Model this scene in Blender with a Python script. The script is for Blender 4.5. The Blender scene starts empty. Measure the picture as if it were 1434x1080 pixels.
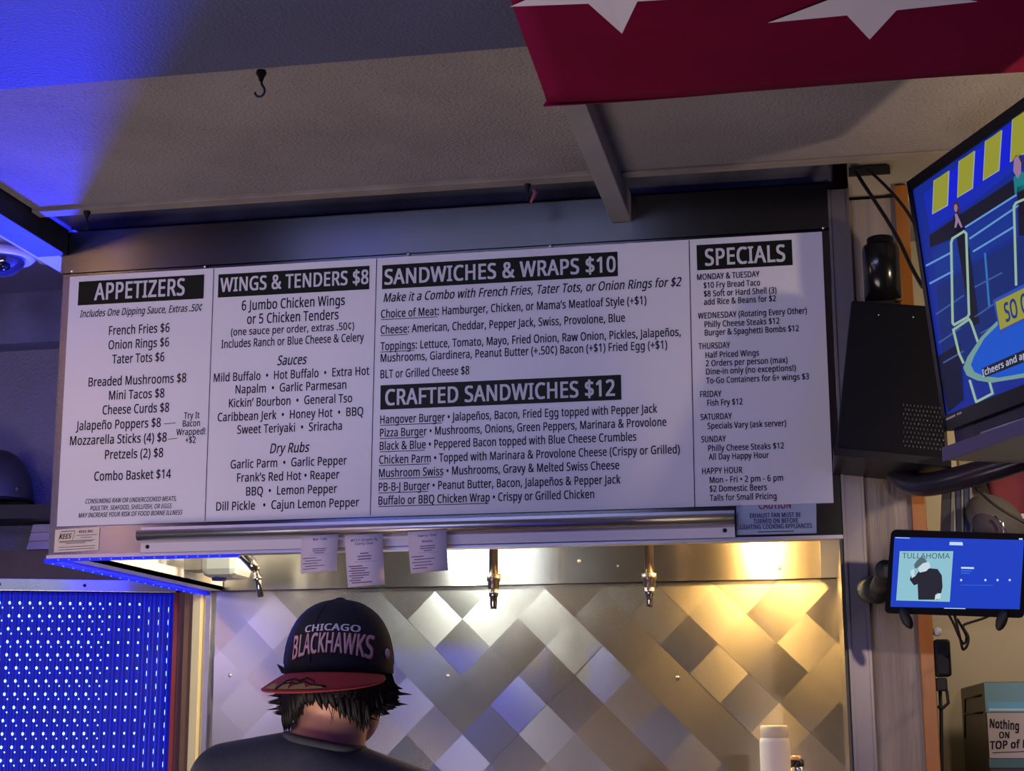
import bpy, bmesh, math, random
from mathutils import Vector, Matrix, noise
random.seed(7)
SC = bpy.context.scene
COL = SC.collection

# ------------------------------------------------------------------ camera
FPX = 2278.18                                   # focal length in pixels of a 1434 px wide frame
YAW, PITCH, ROLL = 0.185969525, 0.206723423, -0.005128363
CAM = Vector((1.7929, -3.6169, 1.5735))
_fw = Vector((-math.sin(YAW)*math.cos(PITCH), math.cos(YAW)*math.cos(PITCH), math.sin(PITCH)))
_rt = Vector((math.cos(YAW), math.sin(YAW), 0))
_up = _rt.cross(_fw)
RT = _rt*math.cos(ROLL) + _up*math.sin(ROLL)
UP = -_rt*math.sin(ROLL) + _up*math.cos(ROLL)
FW = _fw
cd = bpy.data.cameras.new('camera'); cam = bpy.data.objects.new('camera', cd); COL.objects.link(cam)
cd.sensor_width = 36; cd.lens = FPX/1434*36; cd.clip_start = 0.05; cd.clip_end = 60
m = Matrix((RT, UP, -FW)).transposed().to_4x4(); m.translation = CAM
cam.matrix_world = m
SC.camera = cam

# ------------------------------------------------------------------ exposure, world, room and fill lights
SC.view_settings.view_transform = 'Standard'; SC.view_settings.look = 'None'
SC.view_settings.gamma = 1; SC.view_settings.use_curve_mapping = False
SC.view_settings.exposure = 0.0
wd = bpy.data.worlds.new('bar_gloom'); SC.world = wd; wd.use_nodes = True
wd.node_tree.nodes['Background'].inputs[0].default_value = (0.50, 0.48, 0.58, 1)
wd.node_tree.nodes['Background'].inputs[1].default_value = 0.055

def lamp(name, kind, loc, energy, color, size=0.1, target=None, size_y=None, spot=None, blend=.5):
    l = bpy.data.lights.new(name, kind); o = bpy.data.objects.new(name, l); COL.objects.link(o)
    o.location = loc; l.energy = energy; l.color = color
    if kind == 'AREA':
        l.size = size
        if size_y: l.shape = 'RECTANGLE'; l.size_y = size_y
    else:
        l.shadow_soft_size = size
    if kind == 'SPOT': l.spot_size = spot; l.spot_blend = blend
    if target is not None:
        o.rotation_euler = (Vector(target)-Vector(loc)).to_track_quat('-Z', 'Y').to_euler()
    return o
lamp('board_fill', 'AREA', (0.65, -1.75, 2.69), 11, (0.50, 0.56, 1.0), 1.2, (0.95, 0, 2.15), 0.2)  # added fill light above the frame, lights the menu board
lamp('ceiling_upfill', 'AREA', (0.5, -1.7, 0.45), 24, (1.0, 0.82, 0.80), 1.2, (0.7, -0.6, 2.78), 0.7)  # added low light aimed up, brightens the ceiling panel
lamp('amber_bar_lamp', 'AREA', (-0.60, -1.55, 2.62), 3.2, (1.0, 0.52, 0.18), 0.14, (0.0, 0, 2.1), 0.14)
lamp('violet_fill', 'AREA', (-1.35, -3.0, 1.95), 3.4, (0.78, 0.64, 1.0), 0.8, (0.5, 0.3, 1.8), 0.5)  # added light out of view, tints the left backsplash lavender
lamp('left_lamp', 'POINT', (-1.5, -1.0, 2.1), 14, (1.0, 0.92, 0.88), 0.10)
lamp('blue_neon', 'AREA', (-0.34, -3.9, 2.64), 4.5, (0.02, 0.04, 1.0), 0.06, (0.7, 0, 2.5), 0.18)
lamp('blue_flood', 'SPOT', (-0.40, 0.64, 2.02), 330, (0.02, 0.03, 1.0), 0.05, (0.05, -0.55, 2.78), spot=math.radians(95), blend=.5)
lamp('blue_ceiling_strip', 'POINT', (-0.75, -1.9, 2.3), 3.5, (0.05, 0.07, 1.0), 0.15)
lamp('recess_lamp', 'POINT', (2.50, -0.60, 2.25), 12, (1.0, 0.76, 0.50), 0.03)
lamp('recess_wall_fill', 'POINT', (2.75, 0.45, 2.30), 20, (1.0, 0.82, 0.58), 0.08)  # added light, brightens the beige recess wall
lamp('warm_side_lamp', 'SPOT', (2.27, -2.65, 1.95), 32, (1.0, 0.76, 0.58), 0.02, (2.40, 0, 1.70), spot=math.radians(34), blend=.5)
lamp('blue_pipe_fill', 'AREA', (3.3, -4.3, 1.75), 10, (0.03, 0.05, 1.0), 0.10, (2.1, -0.3, 2.1), 1.0)  # added blue light out of view, puts a highlight on the pipe
lamp('hood_lamp_warm', 'POINT', (1.62, 0.48, 2.24), 54, (1.0, 0.55, 0.14), 0.045)
lamp('hood_lamp_cool', 'POINT', (0.69, 0.48, 2.24), 32, (0.95, 1.0, 0.86), 0.045)

# ------------------------------------------------------------------ helpers
def at(px, py, ax, v):
    """point of the plane (axis ax = v) seen at pixel (px, py) of the photograph"""
    d = FW*FPX + RT*(px-717) - UP*(py-540)
    return CAM + d*((v-CAM[ax])/d[ax])
def on_plane(px, py, P, n):
    d = FW*FPX + RT*(px-717) - UP*(py-540)
    return CAM + d*((P-CAM).dot(n)/d.dot(n))

def lin(r, g, b):
    f = lambda c: (c/255/12.92) if c/255 <= .04045 else ((c/255+.055)/1.055)**2.4
    return (f(r), f(g), f(b), 1)

MATS = {}
def mat(name, col, rough=.5, metal=0, emit=None, estr=0, noise_scale=None, noise_amt=.15, bump=0, bump_scale=60, aniso=0, stretch=None, spec=.5, trans=0, ior=1.45, alpha=1, sheen=0, coat=0, tangent=None):
    if name in MATS: return MATS[name]
    if name.startswith('tv_'): estr *= .78
    M = bpy.data.materials.new(name); M.use_nodes = True; nt = M.node_tree; b = nt.nodes['Principled BSDF']
    b.inputs['Base Color'].default_value = col; b.inputs['Roughness'].default_value = rough
    b.inputs['Metallic'].default_value = metal; b.inputs['Specular IOR Level'].default_value = spec
    b.inputs['Transmission Weight'].default_value = trans; b.inputs['IOR'].default_value = ior
    b.inputs['Alpha'].default_value = alpha; b.inputs['Sheen Weight'].default_value = sheen; b.inputs['Coat Weight'].default_value = coat
    if aniso: b.inputs['Anisotropic'].default_value = aniso
    if tangent:
        tv_ = nt.nodes.new('ShaderNodeCombineXYZ')
        for k_ in range(3): tv_.inputs[k_].default_value = tangent[k_]
        nt.links.new(tv_.outputs[0], b.inputs['Tangent'])
    if emit: b.inputs['Emission Color'].default_value = emit; b.inputs['Emission Strength'].default_value = estr
    tc = nt.nodes.new('ShaderNodeTexCoord'); mp = nt.nodes.new('ShaderNodeMapping')
    nt.links.new(tc.outputs['Object'], mp.inputs[0])
    if stretch: mp.inputs['Scale'].default_value = stretch
    if noise_scale:
        n = nt.nodes.new('ShaderNodeTexNoise'); n.inputs['Scale'].default_value = noise_scale; n.inputs['Detail'].default_value = 6
        nt.links.new(mp.outputs[0], n.inputs[0])
        mx = nt.nodes.new('ShaderNodeMix'); mx.data_type = 'RGBA'; mx.blend_type = 'MULTIPLY'
        mx.inputs[0].default_value = 1; mx.inputs[6].default_value = col
        rp = nt.nodes.new('ShaderNodeMapRange'); rp.inputs[1].default_value = .3; rp.inputs[2].default_value = .7
        rp.inputs[3].default_value = 1-noise_amt; rp.inputs[4].default_value = 1+noise_amt
        nt.links.new(n.outputs[0], rp.inputs[0]); nt.links.new(rp.outputs[0], mx.inputs[7]); nt.links.new(mx.outputs[2], b.inputs['Base Color'])
        if metal and not aniso:
            rr = nt.nodes.new('ShaderNodeMapRange'); rr.inputs[1].default_value = .3; rr.inputs[2].default_value = .7
            rr.inputs[3].default_value = max(.05, rough-.08); rr.inputs[4].default_value = rough+.08
            nt.links.new(n.outputs[0], rr.inputs[0]); nt.links.new(rr.outputs[0], b.inputs['Roughness'])
    if bump:
        n2 = nt.nodes.new('ShaderNodeTexNoise'); n2.inputs['Scale'].default_value = bump_scale; n2.inputs['Detail'].default_value = 4
        bp = nt.nodes.new('ShaderNodeBump'); bp.inputs['Strength'].default_value = bump; bp.inputs['Distance'].default_value = .01
        nt.links.new(mp.outputs[0], n2.inputs[0]); nt.links.new(n2.outputs[0], bp.inputs['Height']); nt.links.new(bp.outputs[0], b.inputs['Normal'])
    MATS[name] = M
    return M
def glow(name, col, s=1.0):
    """a lit screen colour"""
    return mat(name, (0.01, 0.01, 0.01, 1), .4, emit=col, estr=s)

STEEL = mat('stainless_steel', (.46, .45, .45, 1), .22, 1, noise_scale=14, noise_amt=.05, aniso=.85, tangent=(0, 0, 1))
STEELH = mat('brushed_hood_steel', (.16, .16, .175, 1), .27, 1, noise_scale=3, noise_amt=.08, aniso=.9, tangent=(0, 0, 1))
STEELD = mat('dirty_steel', (.30, .28, .27, 1), .42, 1, noise_scale=16, noise_amt=.35)
QUILTS = [mat('quilted_steel_brushed_'+n, (.60, .59, .57, 1), r, 1, aniso=a_, tangent=t) for n, r, a_, t in (('right', .22, .6, (.5, 0, 1)), ('left', .24, .6, (.5, 0, -1)), ('up', .27, .6, (0, 0, 1)))]
ALU = mat('aluminium', (.55, .53, .54, 1), .38, 1, noise_scale=8, noise_amt=.06, stretch=(.05, 1, 1))
ALUP = mat('pale_aluminium_plate', (.62, .58, .60, 1), .55, .35)
CHROME = mat('chrome', (.72, .70, .66, 1), .14, 1)
BRASS = mat('aged_pipe', (.42, .36, .32, 1), .32, 1)
PAINTW = mat('white_enamel', (.62, .60, .56, 1), .45)
BOARD = mat('menu_board_white', (.72, .71, .73, 1), .34, spec=.4)
INK = mat('black_ink', (.010, .010, .013, 1), .5, spec=.18)
BAR = mat('heading_black_green', (.010, .012, .007, 1), .45, spec=.15)
WHITEINK = mat('white_ink', (.62, .61, .64, 1), .45)
CEIL = mat('textured_ceiling_paint', (.225, .200, .195, 1), .75, noise_scale=2.2, noise_amt=.22, bump=.9, bump_scale=130)
CEILR = mat('tan_ceiling_paint', (.225, .200, .195, 1), .75, noise_scale=3, noise_amt=.08, bump=.7, bump_scale=130)
SOFF = mat('dark_blue_paint', (.050, .052, .095, 1), .6, noise_scale=3, noise_amt=.12, bump=.4, bump_scale=140)
BATTEN = mat('tan_batten', (.21, .175, .15, 1), .6, noise_scale=9, noise_amt=.2)
BEAMM = mat('grey_beam_paint', (.20, .185, .18, 1), .55, noise_scale=6, noise_amt=.12)
BLACKW = mat('black_painted_wood', (.012, .012, .014, 1), .55)
GAPM = mat('dark_header_paint', (.11, .115, .17, 1), .5, noise_scale=7, noise_amt=.4)
WALLG = mat('grey_textured_wall', (.20, .19, .21, 1), .7, noise_scale=4, noise_amt=.1, bump=.8, bump_scale=120)
WALLB = mat('beige_wall', (.36, .31, .24, 1), .8, noise_scale=4, noise_amt=.06)
MAROON = mat('maroon_wall', (.085, .026, .040, 1), .4, noise_scale=6, noise_amt=.15)
SIDING = mat('grey_siding', (.46, .41, .40, 1), .6, noise_scale=20, noise_amt=.12, stretch=(.1, 1, 1))
PANELW = mat('grey_wood_panel', (.25, .205, .17, 1), .38, noise_scale=26, noise_amt=.32, stretch=(1, 1, .05), bump=.8, bump_scale=70)
ORANGE = mat('orange_wood', (.36, .135, .028, 1), .35, noise_scale=22, noise_amt=.25, stretch=(1, 1, .08))
BROWN = mat('brown_wood', (.16, .085, .045, 1), .45, noise_scale=20, noise_amt=.2, stretch=(1, 1, .1))
CREAM = mat('cream_paint', (.55, .49, .30, 1), .45)
BLACKP = mat('black_plastic', (.006, .006, .009, 1), .45, spec=.22)
BLACKG = mat('black_gloss', (.006, .006, .008, 1), .18)
BLACKR = mat('black_rubber', (.008, .008, .008, 1), .6)
GREYP = mat('grey_plastic', (.33, .32, .31, 1), .5)
HELM = mat('dark_grey_shell', (.045, .041, .035, 1), .5, noise_scale=9, noise_amt=.12)
WHITEP = mat('white_plastic', (.55, .54, .56, 1), .4)
DOMEM = mat('smoked_dome', (.03, .03, .05, 1), .05, spec=.9, coat=1)
FLAGR = mat('crimson_cloth', (.14, .0015, .025, 1), .9, noise_scale=5, noise_amt=.10, spec=.1)
FLAGW = mat('white_cloth', (.62, .58, .62, 1), .8)
PAPER = mat('ticket_paper', (.66, .58, .66, 1), .7)
TINK = mat('ticket_ink', (.16, .10, .22, 1), .7)
LABELM = mat('label_foil', (.72, .62, .50, 1), .45)
CAUTM = mat('caution_label_blue', (.36, .42, .55, 1), .4)
CAUTI = mat('caution_ink', (.025, .035, .12, 1), .5)
CAUTR = mat('caution_red', (.22, .03, .06, 1), .5)
SKIN = mat('skin', (.58, .30, .20, 1), .5, noise_scale=12, noise_amt=.06, spec=.35)
SHIRT = mat('charcoal_cotton', (.028, .031, .040, 1), .9, noise_scale=60, noise_amt=.12, bump=.15, bump_scale=300, sheen=.15)
PANTS = mat('dark_trousers', (.02, .02, .026, 1), .9)
HAIRM = mat('black_hair', (.006, .004, .005, 1), .55, spec=.22)
CAPB = mat('black_cap_cloth', (.010, .009, .014, 1), .85, bump=.2, bump_scale=400)
CAPR = mat('red_cap_cloth', (.27, .022, .020, 1), .8, bump=.2, bump_scale=400)
CAPW = mat('white_thread', (.62, .54, .56, 1), .7)
CAPP = mat('pink_white_thread', (.60, .36, .36, 1), .7)
CAPY = mat('gold_thread', (.33, .20, .05, 1), .7)
LEDB = glow('blue_led_board', (0.0, 0.002, .60, 1), .55)
LEDD = glow('blue_led', (.25, .42, 1.0, 1), 4)
LEDS = glow('blue_led_strip_light', (0.0, 0.01, 1.0, 1), .9)
BOTTLE = mat('frosted_bottle', (.66, .60, .55, 1), .45, spec=.4)
TEAL = mat('pale_teal_card', (.16, .34, .40, 1), .5)
PAPERW = mat('white_sign_paper', (.50, .45, .44, 1), .7)
COLOC = mat('floor_tile', (.09, .07, .06, 1), .5, noise_scale=5, noise_amt=.2)

# corrugated clear plastic: glossy film over tinted transparency
CORR = bpy.data.materials.new('corrugated_clear_plastic'); CORR.use_nodes = True
_nt = CORR.node_tree; _nt.nodes.remove(_nt.nodes['Principled BSDF'])
_g = _nt.nodes.new('ShaderNodeBsdfGlossy'); _g.inputs[0].default_value = (.35, .45, 1, 1); _g.inputs[1].default_value = .12
_t = _nt.nodes.new('ShaderNodeBsdfTransparent')
_lw = _nt.nodes.new('ShaderNodeLayerWeight'); _lw.inputs[0].default_value = .5
_cm = _nt.nodes.new('ShaderNodeMix'); _cm.data_type = 'RGBA'; _cm.inputs[6].default_value = (1, 1, 1, 1); _cm.inputs[7].default_value = (.10, .12, .30, 1)
_nt.links.new(_lw.outputs['Facing'], _cm.inputs[0]); _nt.links.new(_cm.outputs[2], _t.inputs[0])
_f = _nt.nodes.new('ShaderNodeFresnel'); _f.inputs[0].default_value = 1.18
_mx = _nt.nodes.new('ShaderNodeMixShader')
_nt.links.new(_f.outputs[0], _mx.inputs[0]); _nt.links.new(_t.outputs[0], _mx.inputs[1]); _nt.links.new(_g.outputs[0], _mx.inputs[2])
_nt.links.new(_mx.outputs[0], _nt.nodes['Material Output'].inputs[0])

class MB:
    """collects shapes, builds one mesh object"""
    def __init__(s): s.v = []; s.f = []; s.mi = []; s.cur = 0; s.sm = []
    def add(s, vs, fs, smooth=False):
        o = len(s.v); s.v += [Vector(x) for x in vs]
        for f in fs: s.f.append([i+o for i in f]); s.mi.append(s.cur); s.sm.append(smooth)
        return s
    def box(s, a, b, M=None):
        x0, y0, z0 = a; x1, y1, z1 = b
        vs = [Vector(p) for p in ((x0,y0,z0),(x1,y0,z0),(x1,y1,z0),(x0,y1,z0),(x0,y0,z1),(x1,y0,z1),(x1,y1,z1),(x0,y1,z1))]
        if M: vs = [M @ p for p in vs]
        return s.add(vs, [(3,2,1,0),(4,5,6,7),(0,1,5,4),(1,2,6,5),(2,3,7,6),(3,0,4,7)])
    def hexa(s, q0, q1):
        return s.add(list(q0)+list(q1), [(3,2,1,0),(4,5,6,7),(0,1,5,4),(1,2,6,5),(2,3,7,6),(3,0,4,7)])
    def poly(s, pts): return s.add(pts, [list(range(len(pts)))])
    def slab(s, pts, d):
        """polygon pts given thickness along vector d"""
        n = len(pts); pts = [Vector(p) for p in pts]; q = [p+d for p in pts]
        return s.add(pts+q, [list(range(n))[::-1], [n+i for i in range(n)]]+[(i,(i+1)%n,n+(i+1)%n,n+i) for i in range(n)])
    def tube(s, path, r, n=12, cap=True, smooth=True):
        path = [Vector(p) for p in path]; rs = r if isinstance(r, (list, tuple)) else [r]*len(path)
        vs = []; fs = []; prev = None
        for i, p in enumerate(path):
            t = (path[min(i+1, len(path)-1)]-path[max(i-1, 0)]).normalized()
            if prev is None:
                a = Vector((0,0,1)) if abs(t.z) < .9 else Vector((1,0,0)); u = t.cross(a).normalized()
            else:
                u = (prev - t*prev.dot(t)).normalized()
            prev = u; w = t.cross(u)
            vs += [p+(u*math.cos(2*math.pi*k/n)+w*math.sin(2*math.pi*k/n))*rs[i] for k in range(n)]
        for i in range(len(path)-1):
            for k in range(n): fs.append((i*n+k, i*n+(k+1)%n, (i+1)*n+(k+1)%n, (i+1)*n+k))
        s.add(vs, fs, smooth)
        if cap:
            s.add(vs[:n], [list(range(n))[::-1]]); s.add(vs[-n:], [list(range(n))])
        return s
    def lathe(s, c, prof, axis=(0,0,1), n=24, smooth=True):
        """prof: (radius, height) pairs along axis from c"""
        ax = Vector(axis).normalized(); a = Vector((1,0,0)) if abs(ax.x) < .9 else Vector((0,1,0))
        u = ax.cross(a).normalized(); w = ax.cross(u); c = Vector(c); vs = []; fs = []
        for r, h in prof: vs += [c+ax*h+(u*math.cos(2*math.pi*k/n)+w*math.sin(2*math.pi*k/n))*max(r, 1e-4) for k in range(n)]
        for i in range(len(prof)-1):
            for k in range(n): fs.append((i*n+k, i*n+(k+1)%n, (i+1)*n+(k+1)%n, (i+1)*n+k))
        return s.add(vs, fs, smooth)
    def ball(s, c, r, n=16, M=None):
        r = r if isinstance(r, (tuple, list)) else (r, r, r); vs = []; fs = []; h = n//2
        for i in range(h+1):
            t = math.pi*i/h
            for k in range(n):
                p = Vector((r[0]*math.sin(t)*math.cos(2*math.pi*k/n), r[1]*math.sin(t)*math.sin(2*math.pi*k/n), r[2]*math.cos(t)))
                if M: p = M @ p
                vs.append(Vector(c)+p)
        for i in range(h):
            for k in range(n): fs.append((i*n+k, (i+1)*n+k, (i+1)*n+(k+1)%n, i*n+(k+1)%n))
        return s.add(vs, fs, True)
    def loft(s, rings, closed=True, caps=True, smooth=True):
        n = len(rings[0]); vs = [p for r in rings for p in r]; fs = []
        for i in range(len(rings)-1):
            for k in range(n if closed else n-1): fs.append((i*n+k, i*n+(k+1)%n, (i+1)*n+(k+1)%n, (i+1)*n+k))
        if caps and closed: fs += [list(range(n))[::-1], [(len(rings)-1)*n+k for k in range(n)]]
        return s.add(vs, fs, smooth)
    def build(s, name, mats, parent=None, bevel=0, origin=None):
        me = bpy.data.meshes.new(name); o = Vector(origin) if origin is not None else None
        if o is None:
            if parent is not None: o = wloc(parent)
            else:
                xs = [v.x for v in s.v]; ys = [v.y for v in s.v]; zs = [v.z for v in s.v]
                o = Vector(((min(xs)+max(xs))/2, (min(ys)+max(ys))/2, min(zs)))
        me.from_pydata([v-o for v in s.v], [], s.f); me.update()
        mats = mats if isinstance(mats, (list, tuple)) else [mats]
        for mm in mats: me.materials.append(mm)
        for i, p in enumerate(me.polygons): p.material_index = s.mi[i]; p.use_smooth = s.sm[i]
        bm = bmesh.new(); bm.from_mesh(me); bmesh.ops.remove_doubles(bm, verts=bm.verts, dist=1e-6)
        bmesh.ops.recalc_face_normals(bm, faces=bm.faces); bm.to_mesh(me); bm.free()
        ob = bpy.data.objects.new(name, me); COL.objects.link(ob)
        if parent is not None:
            ob.parent = parent; ob.location = o - wloc(parent)
        else: ob.location = o
        if bevel:
            b = ob.modifiers.new('bevel', 'BEVEL'); b.width = bevel; b.segments = 2; b.limit_method = 'ANGLE'
        return ob
def wloc(o):
    p = Vector(o.location)
    return p + wloc(o.parent) if o.parent else p
def tag(o, label, cat, group=None):
    o['label'] = label; o['category'] = cat
    if group: o['group'] = group
    return o
def thing(name, label, cat, loc, group=None):
    o = bpy.data.objects.new(name, None); COL.objects.link(o); o.location = loc; o.empty_display_size = .05
    return tag(o, label, cat, group)
def struct(name, mb, m, bevel=0):
    o = mb.build(name, m, bevel=bevel); o['kind'] = 'structure'; return o
def sbox(name, a, b, m, bevel=0): return struct(name, MB().box(a, b), m, bevel)
def bake(o):
    """replace an object's mesh by its modified shape"""
    dg = bpy.context.evaluated_depsgraph_get(); me = bpy.data.meshes.new_from_object(o.evaluated_get(dg))
    o.modifiers.clear(); o.data = me
def voxel(o, size, smooth=4):
    r = o.modifiers.new('r', 'REMESH'); r.mode = 'VOXEL'; r.voxel_size = size; r.use_smooth_shade = True
    s = o.modifiers.new('s', 'SMOOTH'); s.iterations = smooth; s.factor = .5
    bake(o)

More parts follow.
